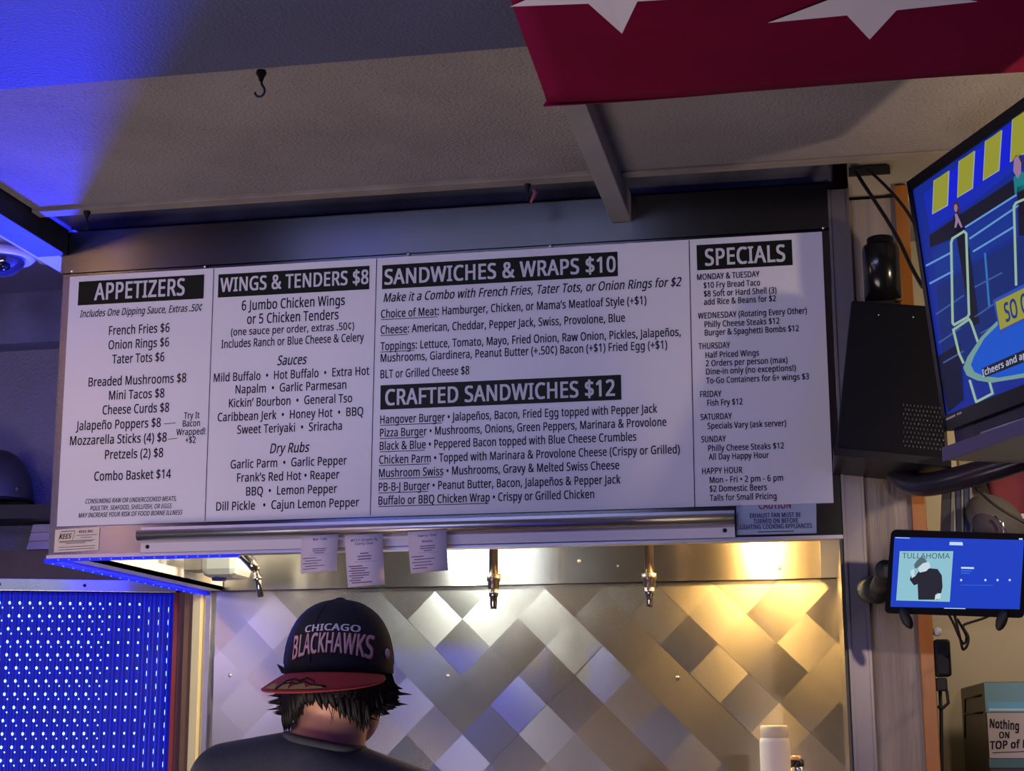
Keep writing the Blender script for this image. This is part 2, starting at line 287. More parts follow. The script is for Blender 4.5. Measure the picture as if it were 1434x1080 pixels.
# lettering ---------------------------------------------------------
# letter outlines of a plain humanist sans: character | advance | contours (first point, then steps)
OUTLINES = r"""
!|86|52,64 -18,0 -8,165 34,0|23,17 0,6 2,4 1,4 3,3 3,2 3,2 4,1 4,0 4,0 3,-1 4,-2 3,-2 3,-3 1,-4 1,-4 1,-6 -1,-5 -1,-5 -1,-3 -3,-3 -3,-3 -4,-1 -3,-1 -4,0 -4,0 -4,1 -3,1 -3,3 -3,3 -1,3 -2,5
#|207|154,140 -10,-51 44,0 0,-22 -48,0 -13,-67 -23,0 13,67 -46,0 -12,-67 -23,0 12,67 -40,0 0,22 45,0 10,51 -43,0 0,21 47,0 13,68 23,0 -13,-68 46,0 13,68 22,0 -13,-68 41,0 0,-21|75,89 46,0 10,51 -46,0
$|184|81,16 -9,0 -8,1 -9,1 -8,1 -8,1 -7,2 -7,2 -5,2 0,28 6,-3 6,-2 8,-2 8,-2 8,-2 9,-1 8,-1 8,-1 0,65 -10,3 -9,3 -8,4 -7,4 -7,4 -5,4 -5,5 -4,5 -2,6 -2,6 -2,7 0,7 0,8 2,7 2,6 3,6 5,5 5,5 5,4 7,4 7,3 8,2 8,1 9,1 0,28 21,0 0,-27 8,-1 8,-1 7,-1 8,-1 6,-2 7,-2 6,-2 6,-2 -9,-24 -22,7 -6,2 -7,1 -6,1 -6,0 0,-64 10,-3 9,-4 8,-3 8,-3 7,-4 5,-4 5,-4 4,-5 3,-6 3,-6 1,-7 1,-7 -2,-11 -3,-10 -5,-8 -7,-8 -9,-6 -11,-5 -13,-4 -14,-2 0,-36 -21,0|102,42 9,1 7,2 6,3 5,3 4,4 3,4 1,4 1,6 0,3 -1,4 -1,3 -1,3 -2,3 -3,2 -3,2 -3,2 -5,2 -5,2 -6,2 -6,1|81,191 -5,-1 -5,-1 -5,-1 -4,-1 -3,-2 -3,-2 -3,-3 -2,-2 -1,-3 -2,-3 0,-3 -1,-4 1,-4 0,-4 1,-3 2,-3 1,-3 3,-3 3,-2 3,-2 4,-2 5,-2 5,-2 6,-1
&|235|98,233 8,-1 8,-1 7,-2 6,-2 6,-4 5,-4 5,-4 3,-5 3,-6 2,-6 2,-7 0,-8 -1,-10 -2,-9 -4,-8 -6,-7 -7,-7 -8,-7 -8,-6 -10,-6 62,-59 4,5 4,5 3,6 3,6 2,7 3,7 2,7 1,8 29,0 -3,-11 -3,-9 -3,-10 -4,-9 -4,-8 -5,-8 -5,-8 -6,-6 47,-46 -38,0 -28,27 -5,-4 -5,-4 -6,-4 -5,-4 -6,-3 -7,-3 -6,-2 -7,-2 -7,-2 -8,-1 -8,-1 -9,0 -11,0 -9,2 -10,2 -8,3 -8,4 -7,5 -5,6 -5,6 -4,8 -3,8 -1,9 -1,10 0,8 1,7 2,7 3,6 3,6 4,5 5,5 5,5 6,5 6,4 7,5 7,4 -13,16 -3,4 -3,5 -2,4 -2,5 -2,5 -1,5 -1,6 -1,6 1,7 1,7 2,7 4,5 3,6 5,4 6,4 6,4 7,2 7,2 9,1|83,109 -5,-3 -5,-3 -5,-4 -4,-3 -4,-4 -4,-4 -3,-3 -2,-4 -2,-5 -1,-5 -1,-5 0,-5 0,-9 2,-7 4,-7 5,-6 7,-4 7,-4 9,-2 9,0 10,0 9,1 9,3 7,3 7,3 7,4 6,4 5,5|97,209 -7,0 -6,-1 -5,-3 -4,-3 -4,-3 -3,-5 -1,-5 -1,-6 0,-6 2,-5 2,-5 2,-5 4,-6 4,-5 4,-5 6,-6 9,5 7,5 6,6 5,5 3,5 3,5 2,6 0,6 0,6 -2,5 -2,4 -4,4 -4,3 -5,3 -5,1
(|96|13,88 0,13 1,13 2,13 2,12 3,13 3,12 4,11 5,12 6,11 6,11 7,10 8,10 27,0 -11,-15 -9,-17 -8,-17 -6,-17 -5,-19 -4,-18 -2,-19 -1,-19 1,-12 1,-12 1,-13 3,-12 2,-12 4,-12 4,-11 5,-12 5,-11 6,-11 6,-10 7,-11 -26,0 -8,10 -7,10 -6,11 -6,11 -5,11 -4,11 -3,12 -3,13 -2,12 -2,12 -1,13
)|96|83,88 0,-13 -1,-13 -1,-12 -3,-12 -2,-13 -4,-12 -4,-11 -5,-11 -6,-11 -6,-11 -7,-10 -8,-10 -26,0 7,11 6,10 6,11 6,11 4,12 4,11 4,12 3,12 2,12 2,13 1,12 0,12 0,13 -1,12 -2,13 -2,12 -3,13 -4,12 -4,11 -4,12 -6,11 -6,11 -6,11 -7,10 26,0 8,-10 7,-10 6,-11 6,-11 5,-12 4,-11 4,-12 2,-13 3,-12 1,-13 1,-13
+|184|103,124 64,0 0,-22 -64,0 0,-66 -23,0 0,66 -64,0 0,22 64,0 0,67 23,0
,|86|62,34 -8,-25 -10,-26 -10,-24 -21,0 6,26 6,27 4,25 30,0
-|103|13,73 0,25 77,0 0,-25
.|86|23,17 0,6 2,4 1,4 3,3 3,2 3,2 4,1 4,0 4,0 3,-1 4,-2 3,-2 3,-3 1,-4 1,-4 1,-6 -1,-5 -1,-5 -1,-3 -3,-3 -3,-3 -4,-1 -3,-1 -4,0 -4,0 -4,1 -3,1 -3,3 -3,3 -1,3 -2,5
0|184|168,115 0,-14 -1,-13 -2,-12 -1,-11 -3,-10 -3,-10 -3,-9 -5,-8 -5,-7 -5,-6 -6,-6 -7,-4 -8,-4 -9,-2 -9,-2 -10,0 -12,1 -11,2 -10,5 -9,6 -8,8 -7,9 -5,11 -5,12 -4,14 -2,16 -2,16 0,18 0,18 2,16 2,16 3,13 5,13 5,11 7,9 7,8 9,6 11,4 11,3 13,1 13,-1 11,-3 10,-4 9,-6 8,-8 7,-9 6,-11 4,-13 4,-13 3,-16 1,-16|44,115 0,-15 1,-14 2,-12 2,-11 2,-10 4,-9 4,-7 5,-6 5,-4 7,-4 7,-1 8,-1 9,0 7,2 7,4 5,4 5,6 4,7 4,9 2,9 3,12 1,12 1,14 0,15 0,15 -1,14 -1,12 -3,11 -2,10 -4,8 -4,7 -5,6 -5,5 -7,3 -7,2 -9,1 -8,-1 -7,-2 -7,-3 -5,-5 -5,-6 -4,-7 -4,-8 -2,-10 -2,-11 -2,-12 -1,-14
1|184|114,0 -28,0 0,160 0,16 1,12 1,12 -10,-9 -10,-9 -25,-20 -14,19 61,48 24,0
2|184|167,0 -152,0 0,23 60,61 9,8 7,8 7,8 7,7 5,7 5,6 4,7 4,6 2,7 2,7 1,7 1,8 -1,9 -2,7 -4,7 -5,5 -6,5 -7,3 -7,2 -9,0 -8,0 -7,-1 -8,-2 -6,-3 -7,-3 -6,-3 -6,-5 -7,-5 -15,19 5,4 4,4 5,3 6,3 5,3 6,3 6,2 6,2 7,1 6,1 7,1 7,0 11,0 9,-2 9,-2 8,-3 7,-4 7,-5 5,-6 5,-6 4,-7 2,-8 2,-9 0,-9 0,-9 -1,-8 -3,-8 -3,-8 -4,-8 -5,-8 -5,-8 -6,-7 -7,-8 -8,-8 -8,-8 -8,-9 -48,-47 0,-1 116,0
3|184|158,175 0,-7 -1,-7 -2,-6 -3,-6 -3,-6 -4,-4 -4,-5 -5,-3 -6,-4 -6,-2 -6,-3 -7,-1 0,-2 13,-2 11,-4 9,-5 8,-6 6,-8 4,-8 2,-10 1,-11 0,-10 -2,-9 -3,-8 -4,-8 -5,-8 -7,-6 -8,-6 -9,-5 -10,-3 -12,-3 -13,-2 -15,0 -9,0 -8,0 -8,1 -8,2 -8,1 -7,2 -7,3 -8,3 0,27 8,-4 7,-3 8,-2 9,-2 8,-2 8,-1 8,-1 8,0 14,0 12,3 10,3 8,6 6,6 4,8 3,9 1,10 -1,7 -1,6 -3,5 -3,5 -4,4 -5,4 -6,3 -7,2 -7,2 -9,1 -9,1 -9,0 -23,0 0,24 23,0 9,1 8,1 8,1 6,3 6,3 6,3 4,4 4,5 3,5 2,5 1,6 0,7 0,7 -3,7 -3,6 -5,5 -6,4 -7,3 -8,2 -9,1 -6,-1 -6,0 -5,-1 -6,-1 -18,-7 -17,-10 -14,20 6,4 7,4 8,4 9,4 9,3 10,2 11,2 11,0 17,-1 15,-3 12,-5 10,-7 7,-8 6,-10 3,-11
4|184|177,52 -33,0 0,-52 -28,0 0,52 -109,0 0,24 108,154 29,0 0,-153 33,0|116,149 1,16 0,13 1,11 0,11 -1,0 -7,-13 -7,-12 -69,-98 82,0
5|184|88,140 12,0 10,-2 10,-2 9,-4 8,-4 7,-5 7,-6 5,-7 4,-8 3,-9 2,-10 0,-10 0,-11 -2,-11 -4,-10 -4,-9 -6,-8 -7,-7 -7,-6 -9,-5 -10,-4 -11,-3 -12,-2 -13,0 -9,0 -9,1 -8,1 -8,1 -7,2 -7,2 -6,2 -6,3 0,27 6,-3 7,-3 7,-3 8,-2 8,-2 8,-1 8,-1 8,0 8,0 8,1 7,2 7,2 6,3 5,4 4,4 4,6 3,5 3,7 1,7 0,8 -1,11 -2,9 -4,8 -6,7 -8,5 -10,4 -12,2 -14,1 -21,-2 -18,-3 -14,9 8,108 115,0 0,-26 -91,0 -5,-66 15,2
6|184|18,98 0,10 0,10 1,9 1,10 2,9 2,10 3,9 3,8 4,9 4,8 5,7 5,7 7,6 7,6 8,5 8,4 10,3 11,2 11,2 13,0 14,0 14,-3 0,-24 -13,3 -15,1 -10,0 -10,-2 -9,-2 -8,-3 -7,-4 -6,-5 -5,-5 -5,-6 -4,-7 -3,-7 -3,-8 -2,-8 -2,-8 -1,-9 -1,-9 -1,-10 2,0 2,4 3,4 3,3 4,3 4,3 4,3 5,2 5,2 5,1 6,2 6,0 7,0 10,0 9,-2 8,-2 8,-4 7,-4 6,-6 5,-6 5,-8 4,-8 2,-9 2,-10 0,-10 0,-12 -2,-10 -3,-10 -4,-9 -5,-8 -5,-8 -7,-6 -8,-5 -8,-4 -10,-3 -10,-2 -10,0 -8,0 -8,1 -8,2 -7,3 -7,3 -6,5 -6,5 -6,5 -5,7 -4,8 -4,8 -3,9 -3,10 -2,11 -1,11|95,21 10,0 9,3 7,4 7,6 5,7 4,9 3,11 0,13 0,10 -2,9 -4,8 -5,7 -6,6 -7,4 -9,2 -11,1 -7,0 -7,-1 -6,-2 -6,-3 -5,-3 -5,-4 -4,-4 -4,-5 -2,-5 -2,-5 -1,-5 -1,-5 0,-5 1,-5 1,-5 1,-6 2,-5 2,-4 3,-5 3,-5 3,-4 4,-3 4,-4 4,-2 5,-3 5,-1 5,-1
7|184|44,0 94,203 -124,0 0,26 154,0 0,-22 -93,-207
8|184|91,232 10,0 9,-1 9,-2 8,-3 7,-4 7,-4 5,-5 5,-5 4,-7 3,-7 2,-8 0,-9 0,-6 -1,-7 -2,-5 -3,-6 -3,-5 -4,-4 -4,-5 -5,-4 -5,-4 -5,-3 -6,-4 -6,-3 7,-3 7,-4 6,-4 6,-4 6,-4 4,-5 5,-5 4,-6 3,-6 2,-6 1,-7 0,-8 0,-9 -2,-9 -3,-8 -4,-7 -5,-6 -6,-6 -7,-5 -8,-5 -9,-3 -9,-2 -11,-2 -11,0 -11,0 -11,2 -10,2 -9,3 -9,4 -7,5 -6,6 -4,6 -4,7 -3,8 -2,9 0,9 0,8 1,7 2,7 3,6 4,5 4,5 5,5 5,5 5,4 6,3 6,4 6,3 -5,3 -6,4 -4,3 -5,4 -5,4 -3,5 -4,5 -3,5 -2,6 -2,5 -1,7 0,7 1,8 1,8 3,7 4,6 5,6 6,5 6,4 7,4 8,3 9,2 9,1|43,58 1,-8 2,-7 4,-7 5,-6 7,-5 8,-3 10,-2 12,-1 11,1 9,2 9,3 7,5 5,6 4,7 2,8 1,8 -1,5 -1,6 -1,4 -3,5 -3,4 -4,4 -5,4 -5,3 -5,3 -7,3 -6,3 -7,3 -5,2 -7,-3 -6,-3 -6,-4 -5,-3 -5,-4 -4,-4 -3,-4 -3,-4 -2,-5 -1,-5 -1,-5|91,209 -8,0 -8,-2 -7,-2 -6,-4 -5,-5 -3,-5 -3,-7 0,-8 0,-5 1,-5 2,-5 2,-4 3,-4 4,-4 4,-3 5,-3 21,-11 20,11 4,3 4,3 3,4 3,4 2,4 2,5 1,5 0,5 -1,8 -2,7 -3,5 -5,5 -6,4 -7,2 -8,2
9|184|167,131 0,-10 -1,-9 -1,-10 -1,-10 -2,-9 -2,-10 -2,-9 -3,-8 -4,-9 -4,-8 -5,-7 -6,-7 -6,-6 -7,-6 -8,-5 -9,-4 -10,-3 -10,-2 -12,-2 -12,0 -15,1 -14,2 0,24 13,-3 15,-1 11,0 9,2 9,2 8,3 7,4 6,5 6,5 4,6 4,7 4,7 3,8 2,8 1,8 2,9 1,9 0,9 -2,0 -2,-3 -3,-4 -3,-3 -4,-3 -4,-3 -4,-3 -5,-2 -5,-2 -5,-1 -6,-1 -6,-1 -7,0 -10,0 -9,2 -8,2 -8,4 -7,4 -6,6 -5,6 -5,7 -3,9 -3,8 -1,10 -1,11 1,12 1,10 3,10 4,9 5,8 6,8 7,6 8,5 8,4 9,3 10,2 11,0 8,0 8,-1 7,-2 8,-3 6,-4 7,-4 6,-5 5,-6 5,-6 5,-8 4,-8 3,-9 2,-10 2,-11 1,-11|89,209 -9,-1 -9,-3 -8,-4 -6,-6 -6,-7 -4,-9 -2,-11 -1,-13 1,-10 2,-10 3,-8 5,-7 6,-5 7,-4 9,-2 11,-1 7,0 7,1 7,2 6,3 5,3 4,4 5,4 3,5 3,5 2,5 1,5 0,5 0,5 -1,5 0,5 -2,5 -2,6 -2,4 -2,5 -3,5 -3,4 -4,3 -4,4 -4,2 -5,3 -5,1 -6,1
:|86|23,17 0,6 2,4 1,4 3,3 3,2 3,2 4,1 4,0 4,0 3,-1 4,-2 3,-2 3,-3 1,-4 1,-4 1,-6 -1,-5 -1,-5 -1,-3 -3,-3 -3,-3 -4,-1 -3,-1 -4,0 -4,0 -4,1 -3,1 -3,3 -3,3 -1,3 -2,5|23,155 0,5 2,5 1,4 3,3 3,2 3,1 4,1 4,0 4,0 3,-1 4,-1 3,-2 3,-3 1,-4 1,-5 1,-5 -1,-6 -1,-4 -1,-4 -3,-3 -3,-2 -4,-2 -3,-1 -4,0 -4,0 -4,1 -3,2 -3,2 -3,3 -1,4 -2,4
A|205|175,0 -28,71 -91,0 -27,-71 -29,0 89,230 26,0 90,-230|113,166 -3,9 -5,14 -3,11 -3,-13 -4,-12 -3,-9 -26,-69 73,0
B|209|97,229 20,-1 17,-2 15,-4 13,-6 9,-7 7,-10 4,-12 1,-15 0,-6 -1,-6 -1,-6 -2,-6 -3,-5 -4,-4 -4,-4 -4,-4 -5,-3 -6,-3 -6,-2 -7,-1 0,-2 7,-1 7,-2 6,-3 6,-2 6,-4 4,-4 5,-4 3,-6 3,-6 2,-7 2,-7 0,-9 0,-10 -2,-9 -3,-9 -4,-7 -6,-7 -6,-6 -7,-5 -9,-4 -9,-4 -10,-2 -11,-2 -12,0 -81,0 0,229|102,132 14,0 11,2 9,3 7,4 5,5 3,7 2,7 1,9 -1,9 -3,7 -4,6 -6,5 -7,4 -10,2 -12,2 -13,0 -38,0 0,-72|60,107 0,-83 46,0 14,1 12,2 9,4 8,5 5,7 3,7 3,8 0,9 0,6 -1,6 -2,5 -2,5 -3,4 -4,4 -5,3 -6,2 -6,3 -8,1 -9,1 -10,0
C|203|129,207 -9,0 -8,-2 -8,-2 -8,-2 -7,-4 -6,-4 -6,-5 -6,-6 -5,-6 -4,-7 -3,-8 -4,-8 -2,-9 -2,-9 -1,-10 0,-10 1,-14 1,-13 3,-12 4,-11 5,-9 6,-9 7,-7 8,-7 9,-5 11,-3 11,-2 13,-1 7,0 8,1 7,1 6,1 27,6 0,-25 -7,-2 -6,-2 -7,-2 -7,-1 -7,-1 -8,-1 -8,0 -9,0 -17,1 -15,2 -14,5 -13,6 -11,8 -9,10 -8,11 -7,12 -5,14 -4,15 -2,16 0,18 0,13 1,12 3,11 3,11 4,11 5,9 5,9 7,9 7,7 9,6 9,6 9,5 11,3 11,3 13,2 13,0 8,0 9,-1 8,-1 9,-1 8,-2 7,-3 7,-2 7,-3 -12,-25 -23,9 -7,2 -7,1 -7,1
D|234|215,117 -1,-19 -3,-17 -4,-15 -7,-14 -8,-12 -9,-10 -11,-9 -13,-8 -14,-6 -15,-4 -17,-2 -18,-1 -64,0 0,229 71,0 16,-1 16,-2 14,-4 14,-6 12,-7 10,-9 9,-10 8,-11 6,-14 4,-14 3,-17|184,116 -1,14 -1,14 -4,11 -4,11 -6,9 -6,8 -8,7 -9,5 -11,4 -11,3 -12,2 -13,0 -38,0 0,-179 31,0 22,1 19,4 16,8 13,10 10,12 7,16 5,19
E|178|159,0 -128,0 0,229 128,0 0,-25 -99,0 0,-72 93,0 0,-25 -93,0 0,-82 99,0
F|167|60,0 -29,0 0,229 128,0 0,-25 -99,0 0,-81 93,0 0,-26 -93,0
G|234|131,121 79,0 0,-112 -10,-3 -9,-3 -9,-2 -10,-1 -10,-2 -10,0 -11,-1 -12,0 -17,1 -16,2 -14,5 -13,6 -11,8 -10,9 -9,11 -7,13 -5,14 -4,15 -3,16 0,18 0,17 3,16 5,15 6,14 8,12 9,11 11,10 12,8 14,6 15,5 17,2 18,1 10,0 9,-1 9,-1 9,-1 8,-2 8,-3 8,-2 8,-3 -11,-25 -7,2 -6,3 -7,2 -8,2 -7,2 -8,1 -8,1 -8,0 -14,-1 -12,-2 -11,-3 -10,-5 -9,-7 -8,-7 -7,-8 -6,-10 -5,-11 -3,-12 -2,-13 0,-13 0,-14 2,-12 3,-12 4,-11 5,-10 6,-8 7,-8 9,-6 10,-6 12,-3 13,-2 15,-1 7,0 7,0 6,1 6,0 19,4 0,68 -50,0
H|238|206,0 -29,0 0,107 -117,0 0,-107 -29,0 0,229 29,0 0,-97 117,0 0,97 29,0
I|109|96,0 -83,0 0,17 27,6 0,183 -27,6 0,17 83,0 0,-17 -27,-6 0,-183 27,-6
J|88|-1,-61 -14,1 -10,3 0,25 11,-3 12,-1 4,1 4,0 4,1 3,2 4,2 3,2 3,3 2,4 2,4 1,5 1,6 1,7 0,228 28,0 0,-225 0,-11 -1,-10 -3,-8 -3,-8 -4,-7 -5,-5 -5,-5 -7,-4 -7,-3 -7,-2 -9,-2
K|199|199,0 -34,0 -82,109 -23,-20 0,-89 -29,0 0,229 29,0 0,-113 20,22 19,22 62,69 34,0 -91,-100
L|168|31,0 0,229 29,0 0,-203 100,0 0,-26
M|291|132,0 -75,201 -2,0 2,-17 0,-21 1,-24 0,-139 -27,0 0,229 43,0 70,-188 2,0 71,188 43,0 0,-229 -29,0 0,141 1,22 1,21 1,16 -2,0 -76,-200
N|244|213,0 -34,0 -123,190 -1,0 1,-17 1,-22 1,-23 0,-128 -27,0 0,229 33,0 123,-190 1,0 -1,16 -1,22 0,23 0,129 27,0
O|251|231,115 0,-13 -2,-13 -2,-11 -3,-11 -4,-11 -4,-10 -6,-9 -6,-8 -7,-7 -8,-7 -8,-5 -10,-5 -10,-4 -11,-2 -12,-2 -13,0 -13,0 -12,2 -11,3 -10,3 -10,5 -9,6 -7,6 -7,7 -7,9 -5,8 -4,10 -4,11 -3,11 -2,12 -1,12 0,13 0,17 2,16 4,15 5,14 7,12 8,11 9,10 11,8 13,6 14,5 16,3 17,1 16,-1 15,-3 14,-5 12,-6 11,-8 10,-10 8,-11 7,-12 5,-14 4,-15 2,-16|50,115 1,-14 1,-13 3,-12 3,-11 5,-10 5,-8 7,-8 8,-6 9,-5 10,-3 11,-2 12,-1 13,1 11,2 10,3 9,5 8,6 6,8 6,8 4,10 4,11 2,12 2,13 0,14 -1,20 -3,18 -6,16 -7,14 -11,10 -13,8 -15,5 -18,1 -13,0 -11,-3 -10,-3 -9,-5 -8,-6 -7,-7 -5,-9 -5,-10 -3,-10 -3,-12 -1,-13
P|194|92,229 21,-1 18,-3 14,-6 12,-8 9,-9 7,-12 3,-13 2,-15 -1,-7 0,-7 -2,-7 -2,-6 -3,-7 -3,-6 -4,-5 -5,-6 -6,-5 -7,-4 -7,-4 -8,-3 -10,-2 -10,-2 -11,-1 -13,-1 -26,0 0,-89 -29,0 0,229|89,204 -29,0 0,-90 23,0 11,0 9,1 9,1 7,3 7,2 6,4 5,4 4,4 3,6 2,6 1,7 1,8 -1,11 -3,9 -4,7 -6,6 -8,5 -10,4 -13,2
Q|251|231,115 -1,-14 -1,-13 -2,-12 -4,-12 -4,-11 -5,-10 -6,-9 -7,-8 -8,-8 -8,-6 -10,-5 -11,-4 55,-58 -41,0 -45,52 -4,0 -4,0 -13,0 -12,2 -11,3 -10,3 -10,5 -9,6 -7,6 -7,7 -7,9 -5,8 -4,10 -4,11 -3,11 -2,12 -1,12 0,13 0,17 2,16 4,15 5,14 7,12 8,11 9,10 11,8 13,6 14,5 16,3 17,1 16,-1 15,-3 14,-5 12,-6 11,-8 10,-10 8,-11 7,-12 5,-14 4,-15 2,-16|50,115 1,-14 1,-13 3,-12 3,-11 5,-10 5,-8 7,-8 8,-6 9,-5 10,-3 11,-2 12,-1 13,1 11,2 10,3 9,5 8,6 6,8 6,8 4,10 4,11 2,12 2,13 0,14 -1,20 -3,18 -6,16 -7,14 -11,10 -13,8 -15,5 -18,1 -13,0 -11,-3 -10,-3 -9,-5 -8,-6 -7,-7 -5,-9 -5,-10 -3,-10 -3,-12 -1,-13
R|200|94,229 14,0 12,-2 11,-2 10,-3 9,-4 7,-5 7,-6 5,-7 4,-8 2,-8 2,-10 1,-10 -1,-9 -1,-8 -2,-7 -3,-7 -4,-5 -4,-6 -4,-4 -5,-4 -5,-3 -6,-3 -5,-3 -6,-2 63,-103 -34,0 -55,95 -46,0 0,-95 -29,0 0,229|93,204 -33,0 0,-85 34,0 13,1 11,2 10,3 7,5 6,6 4,8 2,9 1,10 0,7 -2,6 -1,6 -3,5 -3,4 -5,3 -4,3 -6,3 -7,2 -7,1 -8,1
S|176|161,61 -1,-10 -1,-9 -4,-8 -4,-8 -5,-6 -7,-6 -8,-5 -8,-5 -10,-3 -10,-2 -12,-2 -12,0 -24,1 -22,4 -17,6 0,27 6,-2 7,-3 8,-2 8,-2 9,-2 9,-1 8,-1 10,0 8,0 7,1 7,1 6,2 5,3 5,3 4,3 3,4 3,4 2,5 1,5 0,6 0,5 -1,5 -2,5 -2,4 -2,3 -4,4 -5,4 -5,3 -7,3 -7,4 -9,3 -10,4 -7,3 -7,3 -6,2 -6,4 -5,3 -5,3 -4,4 -4,4 -3,4 -3,4 -3,5 -2,5 -2,5 -1,6 -1,6 0,7 1,9 2,8 2,7 5,7 5,6 6,6 7,4 7,4 9,3 9,2 10,2 10,0 10,0 9,-1 8,-1 8,-1 8,-2 7,-2 7,-3 7,-3 -9,-24 -6,2 -7,2 -6,3 -7,1 -7,2 -7,1 -8,1 -7,0 -7,0 -6,-1 -6,-1 -5,-2 -5,-3 -4,-2 -3,-3 -3,-4 -2,-4 -1,-4 -1,-5 -1,-4 1,-6 1,-5 1,-5 2,-4 3,-3 4,-4 4,-3 5,-4 6,-3 7,-3 8,-3 8,-4 10,-3 9,-4 8,-4 8,-5 6,-4 6,-5 5,-5 4,-6 3,-6 2,-7 2,-8
T|178|104,0 -29,0 0,204 -72,0 0,25 172,0 0,-25 -71,0
U|235|205,81 0,-12 -2,-11 -3,-10 -4,-10 -6,-9 -6,-8 -8,-7 -10,-6 -10,-5 -12,-3 -13,-3 -15,0 -20,1 -17,5 -15,7 -13,10 -10,13 -7,14 -4,16 -1,18 0,148 29,0 0,-148 1,-14 2,-11 5,-10 7,-9 8,-7 10,-4 13,-3 14,-1 10,0 9,2 8,2 7,3 6,4 5,5 4,6 4,6 2,7 2,8 1,7 1,9 0,148 28,0
V|193|192,229 -81,-229 -29,0 -82,229 30,0 52,-147 6,-18 5,-16 3,-16 4,16 5,16 6,19 51,146
W|298|294,229 -61,-229 -29,0 -45,150 -3,14 -4,13 -3,11 -1,7 -1,-7 -3,-11 -3,-13 -4,-15 -43,-149 -30,0 -60,229 30,0 36,-140 3,-14 3,-15 3,-13 2,-12 2,13 2,14 4,14 4,15 40,138 30,0 42,-139 4,-15 4,-15 2,-13 2,-12 3,16 4,19 5,19 35,140
X|188|187,0 -33,0 -61,99 -61,-99 -31,0 76,119 -71,110 32,0 56,-90 57,90 30,0 -71,-109
Y|182|91,116 59,113 32,0 -77,-140 0,-89 -29,0 0,88 -76,141 31,0
Z|184|171,0 -159,0 0,22 121,181 -117,0 0,26 152,0 0,-22 -121,-181 124,0
[|106|98,-51 -72,0 0,280 72,0 0,-23 -45,0 0,-234 45,0
a|180|92,175 15,-1 13,-3 10,-4 9,-6 6,-8 5,-10 3,-12 1,-14 0,-117 -21,0 -5,24 -1,0 -4,-4 -4,-4 -4,-4 -4,-3 -4,-3 -4,-3 -5,-2 -4,-1 -6,-2 -6,0 -6,-1 -7,0 -8,0 -7,1 -6,2 -7,2 -6,3 -5,4 -4,5 -4,5 -3,6 -2,7 -2,8 0,8 1,12 4,11 6,9 9,7 11,7 15,4 17,3 19,2 29,1 0,10 0,10 -2,8 -3,7 -4,5 -5,3 -6,3 -7,2 -8,0 -7,0 -6,-1 -7,-1 -6,-2 -23,-9 -8,21 6,3 6,3 7,2 7,2 8,2 8,2 8,1|101,83 -15,-1 -12,-2 -10,-3 -8,-4 -5,-5 -4,-6 -2,-7 -1,-8 0,-6 2,-6 3,-5 4,-4 4,-3 6,-2 6,-1 6,0 11,0 9,3 9,3 8,6 6,6 4,9 3,10 1,12 0,15
b|197|55,184 0,-20 -1,-15 1,0 5,5 4,5 6,5 6,3 7,4 7,2 9,1 10,1 15,-2 14,-4 12,-7 10,-9 9,-13 6,-15 3,-18 2,-21 -1,-14 -2,-13 -2,-12 -4,-10 -5,-10 -6,-8 -6,-7 -8,-5 -8,-5 -9,-3 -10,-2 -10,0 -10,0 -9,2 -7,2 -7,3 -6,4 -6,4 -4,5 -5,5 -2,0 -6,-22 -20,0 0,244 28,0|104,151 -9,0 -7,-1 -7,-2 -6,-3 -5,-4 -4,-5 -3,-6 -3,-7 -2,-7 -1,-9 -1,-9 -1,-11 0,-1 1,-15 2,-13 3,-12 5,-9 6,-7 9,-6 11,-3 13,-1 10,1 10,3 8,6 6,7 5,10 4,11 2,13 0,15 0,15 -2,14 -4,11 -5,9 -6,7 -8,5 -10,3
c|154|96,-3 -11,0 -10,2 -10,3 -9,4 -9,5 -7,7 -7,8 -5,9 -5,10 -3,12 -2,13 0,15 0,15 2,14 4,12 4,11 6,9 7,8 7,7 9,5 9,4 10,3 11,2 11,0 7,0 6,-1 6,0 6,-2 6,-1 6,-2 4,-1 4,-2 -8,-24 -18,6 -19,2 -9,0 -7,-1 -7,-3 -6,-3 -5,-4 -5,-5 -4,-6 -3,-7 -2,-7 -2,-9 -1,-9 0,-11 0,-10 1,-9 2,-8 2,-8 3,-6 4,-6 5,-5 5,-4 5,-4 7,-2 7,-1 8,-1 7,0 6,1 6,1 6,1 19,7 0,-25 -4,-2 -5,-2 -4,-1 -6,-2 -5,-1 -6,-1 -7,0
d|197|88,-3 -15,1 -14,4 -12,7 -10,10 -9,13 -6,15 -3,18 -1,21 1,20 3,18 7,16 8,13 11,9 12,7 13,5 16,1 6,0 6,-1 6,-1 5,-1 5,-2 4,-2 4,-3 4,-2 13,-13 2,0 -1,12 -1,13 0,69 28,0 0,-244 -23,0 -4,23 -1,0 -13,-13 -4,-3 -4,-3 -4,-2 -5,-2 -5,-1 -6,-1 -6,-1|93,20 12,1 11,3 8,5 7,6 5,9 3,10 2,12 1,14 0,5 -1,15 -2,14 -3,11 -4,10 -7,7 -9,5 -10,4 -14,1 -10,-1 -10,-4 -7,-5 -7,-8 -5,-10 -3,-12 -2,-13 -1,-14 1,-15 2,-12 3,-11 5,-10 7,-7 8,-6 9,-3
